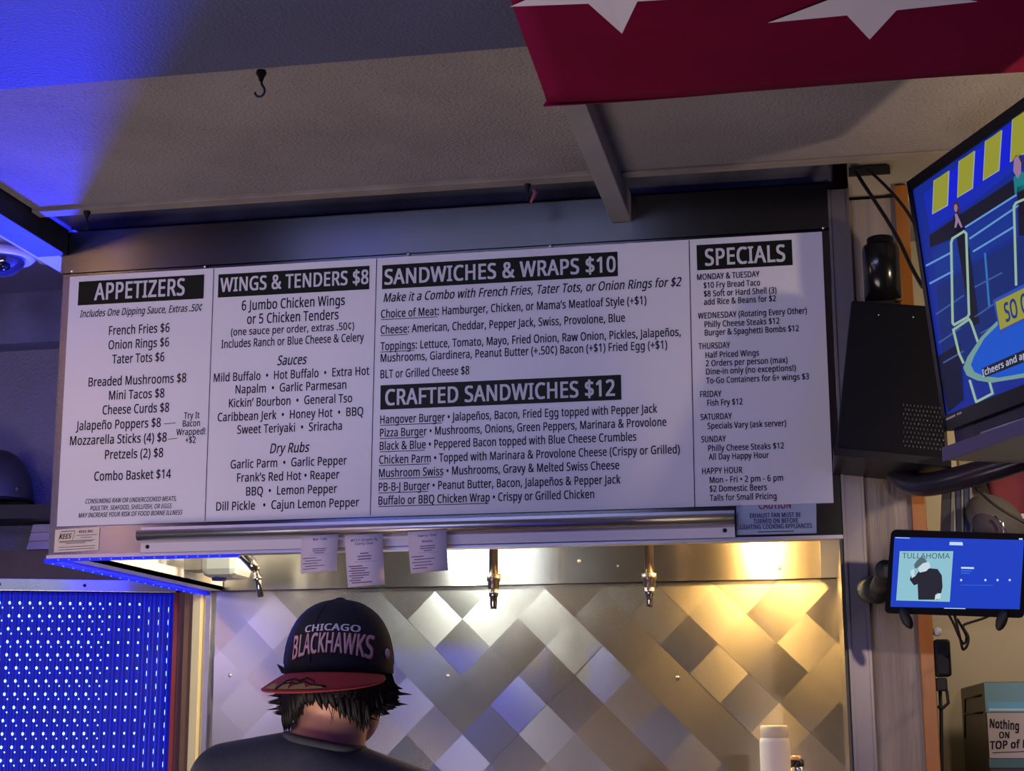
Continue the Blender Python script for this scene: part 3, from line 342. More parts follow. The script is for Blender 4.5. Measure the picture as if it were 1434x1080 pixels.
e|181|94,175 10,0 10,-2 9,-3 9,-4 7,-6 7,-6 5,-7 5,-9 4,-9 2,-10 2,-10 1,-11 0,-17 -118,0 1,-14 3,-12 4,-10 7,-9 8,-7 9,-4 11,-3 12,-1 8,0 7,1 7,1 7,1 6,2 7,2 6,2 7,3 0,-25 -7,-3 -6,-2 -7,-2 -6,-1 -7,-2 -7,-1 -8,0 -9,0 -11,0 -12,2 -10,3 -10,5 -9,5 -7,7 -7,8 -6,9 -4,11 -4,11 -2,13 0,14 0,13 2,13 3,12 4,10 5,10 6,8 8,7 8,6 9,5 9,3 11,2|93,152 -9,-1 -9,-2 -7,-4 -7,-6 -5,-7 -4,-8 -3,-10 -2,-11 88,0 0,7 -1,7 -1,6 -2,6 -3,5 -3,4 -4,4 -4,4 -5,3 -6,1 -6,2
f|110|106,150 -43,0 0,-150 -28,0 0,150 -30,0 0,13 30,10 0,10 0,10 2,10 2,8 3,8 3,6 5,6 5,4 6,4 6,3 7,2 8,1 9,0 19,-1 14,-4 -7,-23 -12,4 -14,1 -7,0 -5,-2 -5,-3 -4,-4 -3,-6 -2,-6 -1,-8 -1,-10 0,-11 43,0
g|197|88,175 9,0 7,-1 8,-2 7,-3 6,-4 6,-4 6,-6 5,-6 2,0 4,23 22,0 0,-175 -1,-12 -1,-10 -3,-10 -3,-9 -5,-8 -6,-6 -7,-6 -8,-5 -9,-3 -10,-3 -11,-1 -13,-1 -9,0 -9,1 -8,1 -8,1 -8,1 -7,2 -7,2 -6,3 0,26 6,-3 7,-3 8,-2 8,-2 8,-2 9,-1 8,0 10,-1 10,1 9,3 9,4 6,5 6,8 4,8 2,9 1,11 0,7 0,11 1,10 -1,0 -5,-6 -5,-6 -6,-4 -7,-4 -6,-3 -8,-2 -8,-1 -8,0 -16,1 -14,5 -12,7 -11,10 -8,13 -6,15 -3,18 -1,20 1,19 3,17 6,16 8,13 11,11 12,7 14,5|92,151 -7,0 -6,-2 -6,-2 -5,-3 -5,-5 -4,-5 -4,-6 -3,-7 -2,-8 -2,-8 -1,-9 0,-11 1,-15 2,-13 3,-11 6,-9 6,-8 8,-5 9,-3 11,-1 6,0 6,1 5,1 5,1 5,2 4,3 3,2 4,4 2,4 3,4 2,5 2,5 1,6 1,7 0,6 0,8 0,7 0,11 -1,10 -2,9 -2,7 -3,7 -4,6 -4,5 -5,4 -6,3 -7,2 -8,1
h|198|55,172 0,-12 -1,-12 2,0 3,4 3,4 4,4 4,3 4,3 4,2 5,2 5,2 5,1 6,1 5,1 5,0 10,-1 10,-1 8,-2 7,-3 7,-3 5,-5 5,-6 4,-6 3,-8 2,-8 2,-10 0,-10 0,-112 -28,0 0,110 0,10 -2,8 -3,7 -4,6 -5,5 -7,3 -8,2 -9,0 -9,0 -8,-1 -7,-3 -6,-3 -5,-4 -5,-5 -3,-5 -3,-7 -2,-7 -1,-9 -1,-8 -1,-10 0,-89 -28,0 0,244 28,0
i|83|55,172 0,-172 -28,0 0,172|42,236 3,0 3,-1 3,-1 2,-2 2,-2 2,-3 1,-4 0,-5 0,-4 -1,-3 -2,-4 -2,-2 -2,-2 -3,-1 -3,-1 -3,-1 -4,1 -3,1 -3,1 -2,2 -2,2 -2,4 -1,3 0,4 0,5 1,4 2,3 2,2 2,2 3,1 3,1
j|83|7,-77 -14,1 -11,3 0,23 10,-3 12,-1 4,1 5,1 4,2 4,2 2,3 3,5 1,6 0,7 0,199 28,0 0,-198 0,-7 -1,-8 -1,-6 -3,-6 -3,-6 -3,-4 -4,-5 -5,-3 -6,-3 -7,-1 -7,-2|25,218 0,5 1,4 2,3 2,2 2,2 3,1 3,1 4,0 3,0 3,-1 3,-1 2,-2 2,-2 2,-3 1,-4 0,-5 0,-4 -1,-3 -2,-4 -2,-2 -2,-2 -3,-1 -3,-1 -3,-1 -4,1 -3,1 -3,1 -2,2 -2,2 -2,4 -1,3
k|171|55,116 0,-13 -1,-14 1,0 6,7 8,10 7,8 55,58 33,0 -70,-74 74,-98 -34,0 -59,80 -20,-17 0,-63 -28,0 0,244 28,0
l|83|55,0 -28,0 0,244 28,0
m|300|216,175 14,-1 11,-3 10,-4 9,-7 6,-8 4,-11 3,-14 1,-15 0,-112 -28,0 0,111 -1,9 -1,8 -3,7 -3,6 -5,5 -6,3 -8,2 -8,0 -12,0 -9,-3 -8,-5 -7,-6 -4,-8 -4,-10 -2,-11 0,-13 0,-95 -28,0 0,111 -1,6 0,6 -2,5 -1,5 -2,5 -3,3 -3,3 -4,3 -4,2 -5,1 -5,1 -6,0 -8,0 -7,-1 -6,-3 -6,-3 -5,-4 -3,-5 -4,-5 -2,-7 -2,-7 -1,-8 -1,-9 -1,-10 0,-89 -28,0 0,172 23,0 4,-23 2,0 3,4 3,4 3,3 4,3 4,3 4,3 5,2 5,1 4,2 5,0 5,1 5,0 10,0 9,-2 8,-2 7,-3 6,-4 5,-5 5,-6 3,-7 2,0 4,7 6,6 6,5 7,4 8,3 8,2 8,2
n|198|110,175 14,-1 13,-3 11,-4 9,-7 6,-8 5,-11 3,-14 1,-15 0,-112 -28,0 0,110 0,10 -2,8 -3,7 -4,6 -5,5 -7,3 -8,2 -9,0 -13,-1 -11,-3 -9,-5 -7,-7 -4,-9 -4,-10 -2,-13 -1,-14 0,-89 -28,0 0,172 23,0 4,-23 2,0 3,4 3,4 4,3 4,3 4,3 5,3 5,2 5,1 5,2 5,0 6,1
o|194|177,86 -1,-10 -1,-10 -1,-9 -3,-9 -3,-8 -4,-7 -4,-7 -5,-6 -5,-5 -6,-5 -7,-4 -7,-3 -8,-3 -8,-2 -9,-1 -8,0 -9,0 -8,1 -8,2 -7,3 -7,3 -6,4 -6,5 -6,5 -5,6 -4,7 -4,7 -3,8 -3,9 -2,9 -1,10 0,10 0,14 2,13 3,11 4,11 6,9 6,8 7,7 9,6 9,4 10,4 12,1 12,1 11,-1 11,-1 9,-4 10,-4 8,-6 8,-7 6,-8 6,-9 4,-11 3,-11 2,-13|47,86 0,-9 1,-10 2,-8 2,-8 3,-7 4,-6 4,-5 6,-5 6,-3 6,-3 8,-1 8,-1 8,1 8,1 7,3 6,3 5,5 4,5 4,6 3,7 3,8 1,8 1,10 1,9 -1,10 -1,9 -2,9 -2,7 -3,7 -4,6 -4,5 -5,5 -6,3 -7,2 -8,2 -8,0 -12,-1 -11,-3 -8,-5 -7,-8 -5,-9 -4,-12 -2,-12
p|197|109,175 15,-1 14,-4 12,-7 10,-10 9,-12 6,-16 3,-18 2,-21 -1,-14 -2,-13 -2,-11 -4,-11 -5,-9 -6,-9 -6,-6 -8,-6 -8,-5 -9,-3 -10,-2 -10,0 -7,0 -6,1 -5,1 -6,1 -5,2 -4,2 -4,3 -4,2 -13,13 -1,0 1,-14 0,-14 0,-71 -28,0 0,249 23,0 4,-23 1,0 13,13 4,3 4,2 4,3 5,2 5,1 6,1 6,1|104,151 -8,0 -8,-1 -6,-2 -6,-3 -5,-4 -4,-4 -4,-6 -2,-6 -2,-7 -2,-8 -1,-9 -1,-9 0,-6 1,-10 1,-9 1,-9 2,-8 3,-7 3,-6 4,-5 5,-4 6,-3 7,-3 8,-1 9,-1 7,1 7,1 6,3 5,4 5,5 4,5 4,6 2,7 3,8 1,8 1,9 0,10 0,14 -2,12 -4,11 -5,10 -6,7 -8,6 -10,3
q|197|142,-4 0,14 1,13 -2,0 -4,-5 -4,-5 -6,-4 -6,-5 -7,-3 -8,-2 -9,-2 -9,0 -15,1 -14,4 -12,7 -10,10 -8,13 -7,15 -3,18 -1,21 0,14 2,13 3,11 4,11 5,9 5,8 7,7 8,6 8,4 9,4 9,2 11,0 9,0 9,-2 8,-2 7,-4 6,-4 5,-4 5,-5 4,-5 1,0 5,23 22,0 0,-249 -28,0|93,20 8,1 8,1 7,2 5,3 5,3 5,5 3,5 3,6 2,7 2,8 1,9 0,10 0,5 -1,16 -2,13 -3,11 -5,10 -6,7 -9,6 -11,3 -13,1 -10,-1 -10,-4 -8,-5 -6,-8 -5,-10 -3,-12 -2,-13 -1,-14 1,-14 2,-13 3,-11 5,-10 7,-7 8,-6 9,-3
r|133|107,175 11,0 10,-2 -4,-26 -9,2 -9,0 -5,0 -5,-1 -5,-1 -4,-2 -5,-2 -4,-3 -4,-3 -3,-3 -4,-4 -3,-5 -2,-4 -2,-6 -2,-5 -2,-6 0,-6 -1,-6 0,-92 -28,0 0,172 23,0 4,-32 1,0 3,5 3,5 3,4 4,4 4,4 4,3 5,3 5,2 5,3 5,1 6,1
s|154|139,47 0,-8 -2,-7 -2,-6 -4,-6 -5,-6 -5,-4 -7,-4 -7,-3 -8,-3 -9,-2 -9,-1 -10,0 -9,0 -8,1 -8,0 -6,2 -7,1 -6,2 -5,2 -5,3 0,25 5,-2 6,-3 7,-2 7,-2 7,-2 7,-1 8,-1 7,0 10,0 9,1 7,2 5,3 5,4 3,5 1,4 1,6 -4,11 -2,3 -3,3 -3,2 -4,3 -5,2 -6,3 -7,3 -8,3 -8,3 -8,4 -7,3 -6,3 -6,3 -4,4 -5,4 -3,4 -3,5 -2,6 -1,6 -1,7 1,10 4,9 5,8 8,6 10,5 11,4 12,2 14,1 8,0 7,-1 7,-1 7,-1 7,-2 6,-2 7,-2 6,-2 -10,-23 -23,8 -6,1 -6,1 -6,1 -6,0 -8,0 -7,-1 -6,-2 -6,-3 -4,-3 -2,-3 -2,-4 -1,-5 1,-3 0,-3 2,-3 1,-3 3,-2 3,-3 4,-2 4,-2 27,-12 7,-3 8,-3 6,-3 6,-3 6,-3 5,-4 4,-4 3,-5 3,-4 2,-6 1,-6
t|116|85,20 13,1 11,2 0,-21 -13,-4 -16,-1 -7,0 -6,1 -6,1 -6,2 -5,3 -5,4 -5,4 -3,6 -4,6 -2,8 -1,8 0,10 0,100 -25,0 0,14 25,11 11,36 17,0 0,-39 49,0 0,-22 -49,0 0,-99 0,-8 2,-6 2,-5 3,-5 4,-3 5,-2 5,-2
u|198|171,172 0,-172 -23,0 -4,23 -2,0 -3,-5 -3,-3 -4,-4 -4,-3 -4,-3 -5,-2 -5,-2 -5,-1 -5,-2 -5,-1 -6,0 -5,0 -10,0 -9,1 -8,2 -8,3 -6,4 -6,5 -5,5 -4,7 -3,7 -2,9 -1,9 -1,10 0,113 29,0 0,-111 0,-9 2,-9 3,-7 4,-6 5,-4 7,-3 8,-2 9,-1 9,1 8,1 7,2 6,3 6,4 4,5 3,6 3,7 2,7 2,8 0,9 1,9 0,90
v|163|65,0 -65,172 30,0 37,-101 5,-16 5,-17 4,-13 1,0 3,13 6,17 5,16 37,101 30,0 -65,-172
w|252|138,97 -4,14 -3,12 -3,11 -2,9 -1,0 -2,-9 -2,-11 -3,-13 -4,-13 -31,-97 -32,0 -47,172 29,0 23,-91 5,-19 4,-18 3,-15 1,0 2,10 3,12 3,13 4,11 30,97 31,0 29,-97 5,-15 4,-17 3,-13 1,0 3,13 4,18 5,20 24,91 29,0 -48,-172 -33,0
x|170|68,88 -59,84 32,0 44,-65 44,65 32,0 -60,-84 63,-88 -32,0 -47,69 -47,-69 -32,0
y|164|0,172 30,0 38,-98 6,-17 5,-15 3,-15 1,0 6,21 9,26 35,98 31,0 -75,-196 -3,-8 -3,-7 -4,-7 -4,-6 -4,-5 -5,-5 -5,-5 -6,-3 -6,-3 -7,-2 -7,-2 -8,0 -14,1 -9,2 0,22 8,-1 10,-1 5,0 5,1 4,1 4,2 3,2 3,2 3,3 3,3 9,17 9,22
z|151|138,0 -125,0 0,19 92,131 -87,0 0,22 118,0 0,-21 -91,-129 93,0
¢|184|113,207 6,-1 6,0 6,-1 5,-1 20,-7 -9,-23 -19,6 -19,2 -8,0 -8,-2 -7,-2 -6,-3 -5,-4 -5,-5 -3,-6 -3,-7 -3,-8 -2,-8 -1,-10 0,-11 0,-10 1,-10 2,-8 3,-8 3,-6 4,-6 4,-5 5,-4 6,-3 7,-2 7,-1 8,0 7,0 6,0 6,1 5,1 21,7 0,-24 -18,-7 -5,-1 -5,-1 -6,-1 -6,0 0,-31 -22,0 0,32 -9,2 -8,2 -8,4 -7,4 -7,6 -6,6 -5,8 -4,8 -3,10 -3,11 -1,12 -1,14 1,14 1,13 3,11 3,10 4,9 5,7 6,7 7,5 7,5 8,4 8,2 9,2 0,27 22,0
ñ|198|110,175 14,-1 13,-3 11,-4 9,-7 6,-8 5,-11 3,-14 1,-15 0,-112 -28,0 0,110 0,10 -2,8 -3,7 -4,6 -5,5 -7,3 -8,2 -9,0 -13,-1 -11,-3 -9,-5 -7,-7 -4,-9 -4,-10 -2,-13 -1,-14 0,-89 -28,0 0,172 23,0 4,-23 2,0 3,4 3,4 4,3 4,3 4,3 5,3 5,2 5,1 5,2 5,0 6,1|40,194 4,18 7,12 11,9 14,2 13,-2 13,-7 12,-6 10,-3 4,0 3,1 3,2 2,2 2,2 1,4 2,3 1,5 16,0 -1,-9 -3,-8 -3,-7 -4,-6 -5,-5 -5,-3 -7,-3 -7,0 -13,2 -13,7 -12,6 -11,3 -3,0 -3,-1 -3,-2 -2,-2 -2,-2 -2,-3 -1,-4 -1,-5
’|56|52,226 -7,-25 -10,-26 -10,-25 -21,0 5,20 4,20 4,21 3,18 30,0
•|121|25,117 0,7 1,6 1,6 2,4 3,4 3,4 3,3 4,2 4,2 5,1 4,1 5,0 5,0 5,-1 4,-1 4,-2 4,-2 3,-3 3,-4 3,-4 2,-4 2,-6 1,-6 0,-7 0,-7 -1,-6 -2,-5 -2,-5 -3,-4 -3,-3 -3,-3 -4,-3 -4,-1 -4,-2 -5,0 -5,-1 -5,1 -4,0 -5,2 -4,1 -4,3 -3,3 -3,3 -3,4 -2,5 -1,5 -1,6
 |83|
"""
GL = {}
for _l in OUTLINES.strip('\n').split('\n'):
    _p = _l.split('|'); _cs = []
    for _c in _p[2:]:
        if not _c: continue
        _x = _y = 0; _q = []
        for _d in _c.split(' '):
            _dx, _dy = _d.split(','); _x += int(_dx); _y += int(_dy); _q.append((_x/400, _y/400))
        _cs.append(_q)
    GL[_p[0]] = (int(_p[1])/400, _cs)
_tc = {}
def glyph(ch, bold):
    """one letter as a filled flat mesh"""
    k = (ch, bold)
    if k in _tc: return _tc[k]
    adv, cs = GL[ch]
    cu = bpy.data.curves.new('lettering', 'CURVE'); cu.dimensions = '2D'; cu.fill_mode = 'BOTH'
    for c in cs:
        sp = cu.splines.new('POLY'); sp.points.add(len(c)-1); sp.use_cyclic_u = True
        for i, (px, py) in enumerate(c): sp.points[i].co = (px, py, 0, 1)
    ob = bpy.data.objects.new('lettering', cu); COL.objects.link(ob)
    dg = bpy.context.evaluated_depsgraph_get(); dg.update()
    me = bpy.data.meshes.new_from_object(ob.evaluated_get(dg))
    V0 = [v.co.copy() for v in me.vertices]; F0 = [list(p.vertices) for p in me.polygons]; vs = []; fs = []
    for n_, (ox, oy) in enumerate(((-1, -.5), (1, -.5), (-1, .5), (1, .5)) if bold else ((0, 0),)):
        o_ = len(vs); vs += [p+Vector((ox*bold, oy*bold, n_)) for p in V0]; fs += [[i+o_ for i in q] for q in F0]
    _tc[k] = (vs, fs, adv+bold*1.2)
    bpy.data.objects.remove(ob); bpy.data.curves.remove(cu); bpy.data.meshes.remove(me)
    return _tc[k]
def glyphs(s, bold=0., shear=0.):
    vs = []; fs = []; x = 0
    for ch in s:
        v, f, adv = glyph(ch, bold); o = len(vs)
        vs += [Vector((p.x+x+shear*p.y, p.y, p.z)) for p in v]; fs += [[i+o for i in q] for q in f]; x += adv
    return vs, fs
FAT = 1.3
CAPH = max(v.y for v in glyphs('H')[0])
def text_on(mb, s, p0, p1, cap, up, bold=.0, shear=0., frac=None):
    bold *= FAT
    """letters of height cap running from point p0 to point p1 (baseline ends)"""
    vs, fs = glyphs(s, bold, shear)
    if not vs: return
    x0 = min(v.x for v in vs); x1 = max(v.x for v in vs); ex = (p1-p0)
    sy = cap/CAPH; nn = ex.cross(up).normalized()*.00004
    mb.add([p0 + ex*((v.x-x0)/(x1-x0)) + up*(v.y*sy) + nn*v.z for v in vs], fs)

# ------------------------------------------------------------------ room shell
ZC = 2.778; ZT = 2.93
sbox('floor', (-2.2, -5.2, -.05), (4.2, 1.6, 0), COLOC)
sbox('ceiling', (-2.2, -.95, ZT), (4.2, 1.6, ZT+.05), mat('ceiling_dark_paint', (.13, .12, .15, 1), .7, noise_scale=5, noise_amt=.15, bump=.5, bump_scale=120))
sbox('wall_back', (-.02, 1.02, 0), (2.02, 1.10, ZT), WALLG)
# lowered ceiling panel between soffit and hood
sbox('trim_1', (0.0, -1.03, ZC), (1.352, -.185, ZC+.02), CEIL)
sbox('trim_2', (1.398, -1.03, ZC), (3.6, -.185, ZC+.02), CEILR)
sbox('trim_3', (-2.2, -5.2, 2.722), (4.2, -1.03, 2.98), SOFF)
sbox('trim_4', (0.0, -1.028, ZC-.012), (1.352, -.985, ZC-.0005), BATTEN)
sbox('trim_5', (0.0, -.215, ZC-.010), (1.352, -.172, ZC+.022), BATTEN, .002)
sbox('trim_6', (1.398, -.200, ZC-.006), (3.6, -.165, ZC+.022), BATTEN, .002)
sbox('trim_7', (-.018, .03, 2.80), (1.862, .09, ZT), GAPM)                       # dark header over the hood
bm_ = MB().box((1.352, -1.03, 2.720), (1.398, -.008, ZC+.01)); struct('trim_8', bm_, BEAMM, .002)
bm_ = MB().box((-.085, -1.03, 2.722), (-.005, -.008, ZC+.01)); struct('trim_9', bm_, BLACKW, .002)
sbox('trim_10', (-.22, -1.0, 2.80), (-.15, .95, 2.84), mat('pale_strip_paint', (.45, .44, .5, 1), .6))
sbox('wall_left', (-2.2, 1.10, 0), (-.02, 1.16, ZT), WALLG)
sbox('trim_11', (-2.2, 1.0, 2.765), (-.04, 1.10, ZT), GAPM)
sbox('trim_12', (-.115, .93, 2.0), (-.03, 1.02, 2.765), BLACKW)                  # black strip painting the shadow gap beside the hood
mb = MB()
for k in range(3):
    z = 2.112+k*.0262
    mb.hexa([(-.592+k*.006, 1.0+.006*0, z), (-.02, 1.0, z), (-.02, 1.05, z), (-.592+k*.006, 1.05, z)],
            [(-.592+k*.006, 1.012, z+.0256), (-.02, 1.012, z+.0256), (-.02, 1.05, z+.0256), (-.592+k*.006, 1.05, z+.0256)])
struct('trim_13', mb, SIDING)
sbox('trim_14', (-2.2, 1.02, 1.90), (-.02, 1.098, 2.112), MAROON)
# left jamb of the cooking bay: maroon, brown, cream, steel strips
for i, (x0, x1, y, mm) in enumerate(((-.094, -.064, .985, MAROON), (-.064, -.034, .975, BROWN), (-.034, -.008, .965, CREAM), (-.008, .016, .985, STEEL))):
    sbox('trim_%d' % (15+i), (x0, y, 0), (x1, 1.02, 1.972), mm, .002)
# right jamb: steel post, grey wood panel, orange wood edge
mb = MB().box((1.8497, -.012, 0), (1.893, .05, 2.765)).box((1.8470, -.016, 0), (1.8525, .0, 2.765)).box((1.889, -.016, 0), (1.8945, .0, 2.765))
struct('trim_19', mb, mat('post_steel', (.25, .23, .23, 1), .36, .75, noise_scale=7, noise_amt=.10, stretch=(1, 1, .3), aniso=.3))
sbox('trim_20', (1.838, .004, 0), (1.8465, 1.02, 1.972), STEEL)
sbox('wall_right', (1.8945, -.004, 0), (1.9945, .06, 2.74), PANELW)
sbox('trim_21', (1.9945, -.016, 0), (2.024, .07, 2.765), ORANGE, .002)
sbox('trim_22', (1.8945, -.006, 2.752), (2.4, .06, ZT), WALLB)
_a, _b = at(1180, 247, 1, -.014), at(1246, 231, 1, -.014)
sbox('trim_23', (1.897, -.014, _a.z), (_b.x, -.006, _b.z), BLACKW)  # black block stands in for the dark inside of the slot
sbox('trim_24', (2.10, -.006, 1.862), (3.6, .06, 2.752), WALLB)
sbox('trim_25', (2.016, .07, 0), (2.03, 1.0, ZT), WALLB)
sbox('trim_26', (2.03, 1.0, 0), (3.6, 1.06, ZT), WALLB)
# ------------------------------------------------------------------ quilted backsplash
QZ0, QZ1, QX0, QX1, QY = .75, 1.972, .016, 1.838, 1.012
side = 80.5/495/math.sqrt(2)
def clip(poly, ax, v, keep):
    out = []
    for i, p in enumerate(poly):
        q = poly[(i+1) % len(poly)]; a = (p[ax]-v)*keep; b = (q[ax]-v)*keep
        if a >= 0: out.append(p)
        if a*b < 0: t = a/(a-b); out.append((p[0]+(q[0]-p[0])*t, p[1]+(q[1]-p[1])*t))
    return out
rq = random.Random(3)
tu = {i: rq.uniform(-1, 1)*.024 for i in range(-60, 60)}; tv = {i: rq.uniform(-1, 1)*.024 for i in range(-60, 60)}
cq = at(1170, 858, 1, QY); d = side/math.sqrt(2)
mb = MB()
for i in range(-40, 40):
    for j in range(-40, 40):
        cx = cq.x + (i-j)*d; cz = cq.z + (i+j)*d
        P = [(cx-d, cz), (cx, cz-d), (cx+d, cz), (cx, cz+d)]
        for ax, v, k in ((0, QX0, 1), (0, QX1, -1), (1, QZ0, 1), (1, QZ1, -1)):
            if P: P = clip(P, ax, v, k)
        if len(P) < 3: continue
        ga = tu[i]*.7+tv[j]*.7+rq.uniform(-.007, .007); gb = (tu[i]-tv[j])*.8+rq.uniform(-.007, .007)
        mb.cur = (0, 1, 0, 2)[(i+2*j) % 4] if rq.random() < .75 else rq.randrange(3)
        mb.poly([(x, QY-.004+(x-cx)*ga+(z-cz)*gb, z) for x, z in P])
mb.box((QX0, QY+.001, QZ0), (QX1, QY+.007, QZ1))
bs = mb.build('backsplash', QUILTS)
tag(bs, 'quilted stainless steel backsplash of brushed diamonds under the hood', 'backsplash')
for px, py in ((322, 946), (627, 947), (949, 949)):
    p = at(px, py, 1, QY-.004); MB().ball((p.x, p.y-.001, p.z), (.0058, .004, .0058), 12).build('rivet', CHROME, bs)
mb = MB().box((.016, .992, 1.974), (1.836, 1.004, 2.45)).box((.016, .985, 1.972), (1.836, 1.004, 1.977))
up_ = mb.build('upper_backsplash', STEEL); tag(up_, 'plain steel strip above the diamond backsplash with dents and lamp glare', 'wall panel')
for px, py, r in ((1092, 796, .005), (811, 786, .006), (865, 793, .003)):
    p = at(px, py, 1, .992); MB().ball((p.x, .992, p.z), (r, .002, r), 10).build('dent', STEELD, up_)

# ------------------------------------------------------------------ exhaust hood
HX0, HX1, HZ0, HZ1 = -.018, 1.846, 1.973, 2.782
hood = thing('exhaust_hood', 'stainless steel exhaust hood that carries the white menu board', 'exhaust hood', (.92, .5, HZ0))
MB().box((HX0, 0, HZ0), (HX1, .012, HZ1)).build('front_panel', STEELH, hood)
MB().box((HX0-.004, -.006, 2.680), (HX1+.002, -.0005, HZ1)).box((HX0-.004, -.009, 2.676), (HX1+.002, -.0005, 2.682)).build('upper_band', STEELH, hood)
for x in (HX0, HX1-.008): MB().box((x, .012, HZ0), (x+.008, .985, HZ1)).build('side_panel', PAINTW, hood)
MB().box((HX0, .0, HZ1-.01), (HX1, .985, HZ1)).build('top_panel', STEELD, hood)
MB().box((HX0+.008, .012, HZ0), (.050, .985, HZ0+.012)).box((.046, .012, HZ0), (.050, .985, HZ0+.035)).build('rim_flange', PAINTW, hood)
MB().box((HX1-.05, .012, HZ0), (HX1-.008, .985, HZ0+.045)).build('rim_flange', PAINTW, hood)
MB().box((HX0, -.010, HZ0-.002), (HX1, .03, HZ0+.006)).build('front_lip', ALU, hood)
for px, py in ((101, 380), (287, 373), (572, 355), (771, 344), (1153, 319)):
    p = at(px, py, 1, -.006); MB().lathe((p.x, -.006, p.z), [(.0045, 0), (.004, .003), (.0001, .004)], (0, -1, 0), 12).build('screw', CHROME, hood)
# ------------------------------------------------------------------ menu board
BY0, BY1 = -.0045, -.0005; TY = BY0-.0007
TL, TR, BR, BL = [at(x, y, 1, BY0) for x, y in ((98.1, 387.7), (1150.9, 324.5), (1167.4, 704.2), (79.5, 737.4))]
board = thing('menu_board', 'wide white printed food menu board fixed across the hood front', 'menu board', (.92, -.003, BL.z))
MB().slab([TL, TR, BR, BL], Vector((0, BY1-BY0, 0))).build('board_sheet', BOARD, board)
bp = lambda px, py, y=TY: at(px, py, 1, y)
for x0, y0, x1, y1 in ((299.5, 376.5, 287, 730), (527.5, 362.5, 518.5, 722), (965, 336.5, 973, 711)):
    a, b = bp(x0, y0), bp(x1, y1); w = Vector((.0009, 0, 0))
    MB().poly([a-w, a+w, b+w, b-w]).build('divider_line', INK, board)
ZUP = Vector((0, 0, 1))
def line_pts(x0, y0, x1, y1, y=TY):
    a, b = bp(x0, y0, y), bp(x1, y1, y); z = (a.z+b.z)/2; a.z = b.z = z; return a, b
HEAD = [('APPETIZERS', (110, 394.3, 286, 385, 285, 418.3, 109.3, 427.7), (131.7, 420, 258.3, 413.5), 22.5),
        ('WINGS & TENDERS $8', (306, 384.7, 517.5, 372, 517.1, 405.6, 305, 416.5), (308.1, 408.5, 515.8, 397.5), 19),
        ('SANDWICHES & WRAPS $10', (535.1, 371.7, 864.8, 352.3, 865.2, 386.8, 535.1, 405.1), (538.3, 398.4, 862.4, 380.5), 21.5),
        ('CRAFTED SANDWICHES $12', (532.7, 539.9, 869.7, 524.7, 870.1, 560.6, 532.7, 573.3), (539.4, 567, 861.3, 554.6), 22),
        ('SPECIALS', (975.4, 343.3, 1108.8, 335.8, 1110, 371.3, 976.3, 378.8), (987.5, 371.7, 1100, 366), 24)]
for s, q, t, cap in HEAD:
    P = [bp(q[2*i], q[2*i+1]) for i in range(4)]
    x0 = (P[0].x+P[3].x)/2; x1 = (P[1].x+P[2].x)/2; z0 = (P[2].z+P[3].z)/2; z1 = (P[0].z+P[1].z)/2
    hb = MB().poly([(x0, TY, z1), (x1, TY, z1), (x1, TY, z0), (x0, TY, z0)]).build('heading_bar', BAR, board)
    hb['label'] = 'black heading bar'
    a, b = line_pts(*t, y=TY-.0006); sc = (b-a).length/math.hypot(t[2]-t[0], t[3]-t[1])
    mt = MB(); text_on(mt, s, a, b, cap*sc, ZUP, .018)
    l = mt.build('heading_lettering', WHITEINK, hb); l['label'] = 'white heading lettering'
# (text, left x, baseline y, right x, baseline y, capital height, italic, underlined-until x)
L1 = [('Includes One Dipping Sauce, Extras .50¢', 111.7, 443.3, 283.3, 436.7, 9.5, 1, 0),
 ('French Fries $6', 152.3, 469.3, 237.3, 465, 12, 0, 0), ('Onion Rings $6', 151.7, 489.3, 236.7, 485.3, 12, 0, 0), ('Tater Tots $6', 156.7, 509.3, 230, 506, 12, 0, 0),
 ('Breaded Mushrooms $8', 123.7, 541.7, 260.7, 535, 12, 0, 0), ('Mini Tacos $8', 152.3, 560, 230, 556.7, 12, 0, 0), ('Cheese Curds $8', 143.3, 580.7, 236.7, 576.7, 12, 0, 0),
 ('Jalapeño Poppers $8', 106, 602.8, 225, 598, 12, 0, 0), ('Mozzarella Sticks (4) $8', 97.7, 624, 233.3, 618.3, 12, 0, 0), ('Pretzels (2) $8', 146.7, 643.3, 228.3, 640, 12, 0, 0),
 ('Combo Basket $14', 131.7, 673.3, 239.3, 670, 12, 0, 0),
 ('Try It', 257.3, 586.7, 279.3, 585.5, 8.5, 0, 0), ('Bacon', 255.7, 597.8, 280, 596.7, 8.5, 0, 0), ('Wrapped!', 246.7, 610, 287.3, 608, 8.5, 0, 0), ('+$2', 259.5, 621, 274, 620.3, 8.5, 0, 0),
 ('CONSUMING RAW OR UNDERCOOKED MEATS,', 119.3, 705.6, 247, 701.2, 6, 1, 0), ('POULTRY, SEAFOOD, SHELLFISH, OR EGGS', 126, 715.2, 240.7, 711.6, 6, 1, 0), ('MAY INCREASE YOUR RISK OF FOOD BORNE ILLNESS', 109.6, 725.4, 255.6, 720.5, 6, 1, 0)]
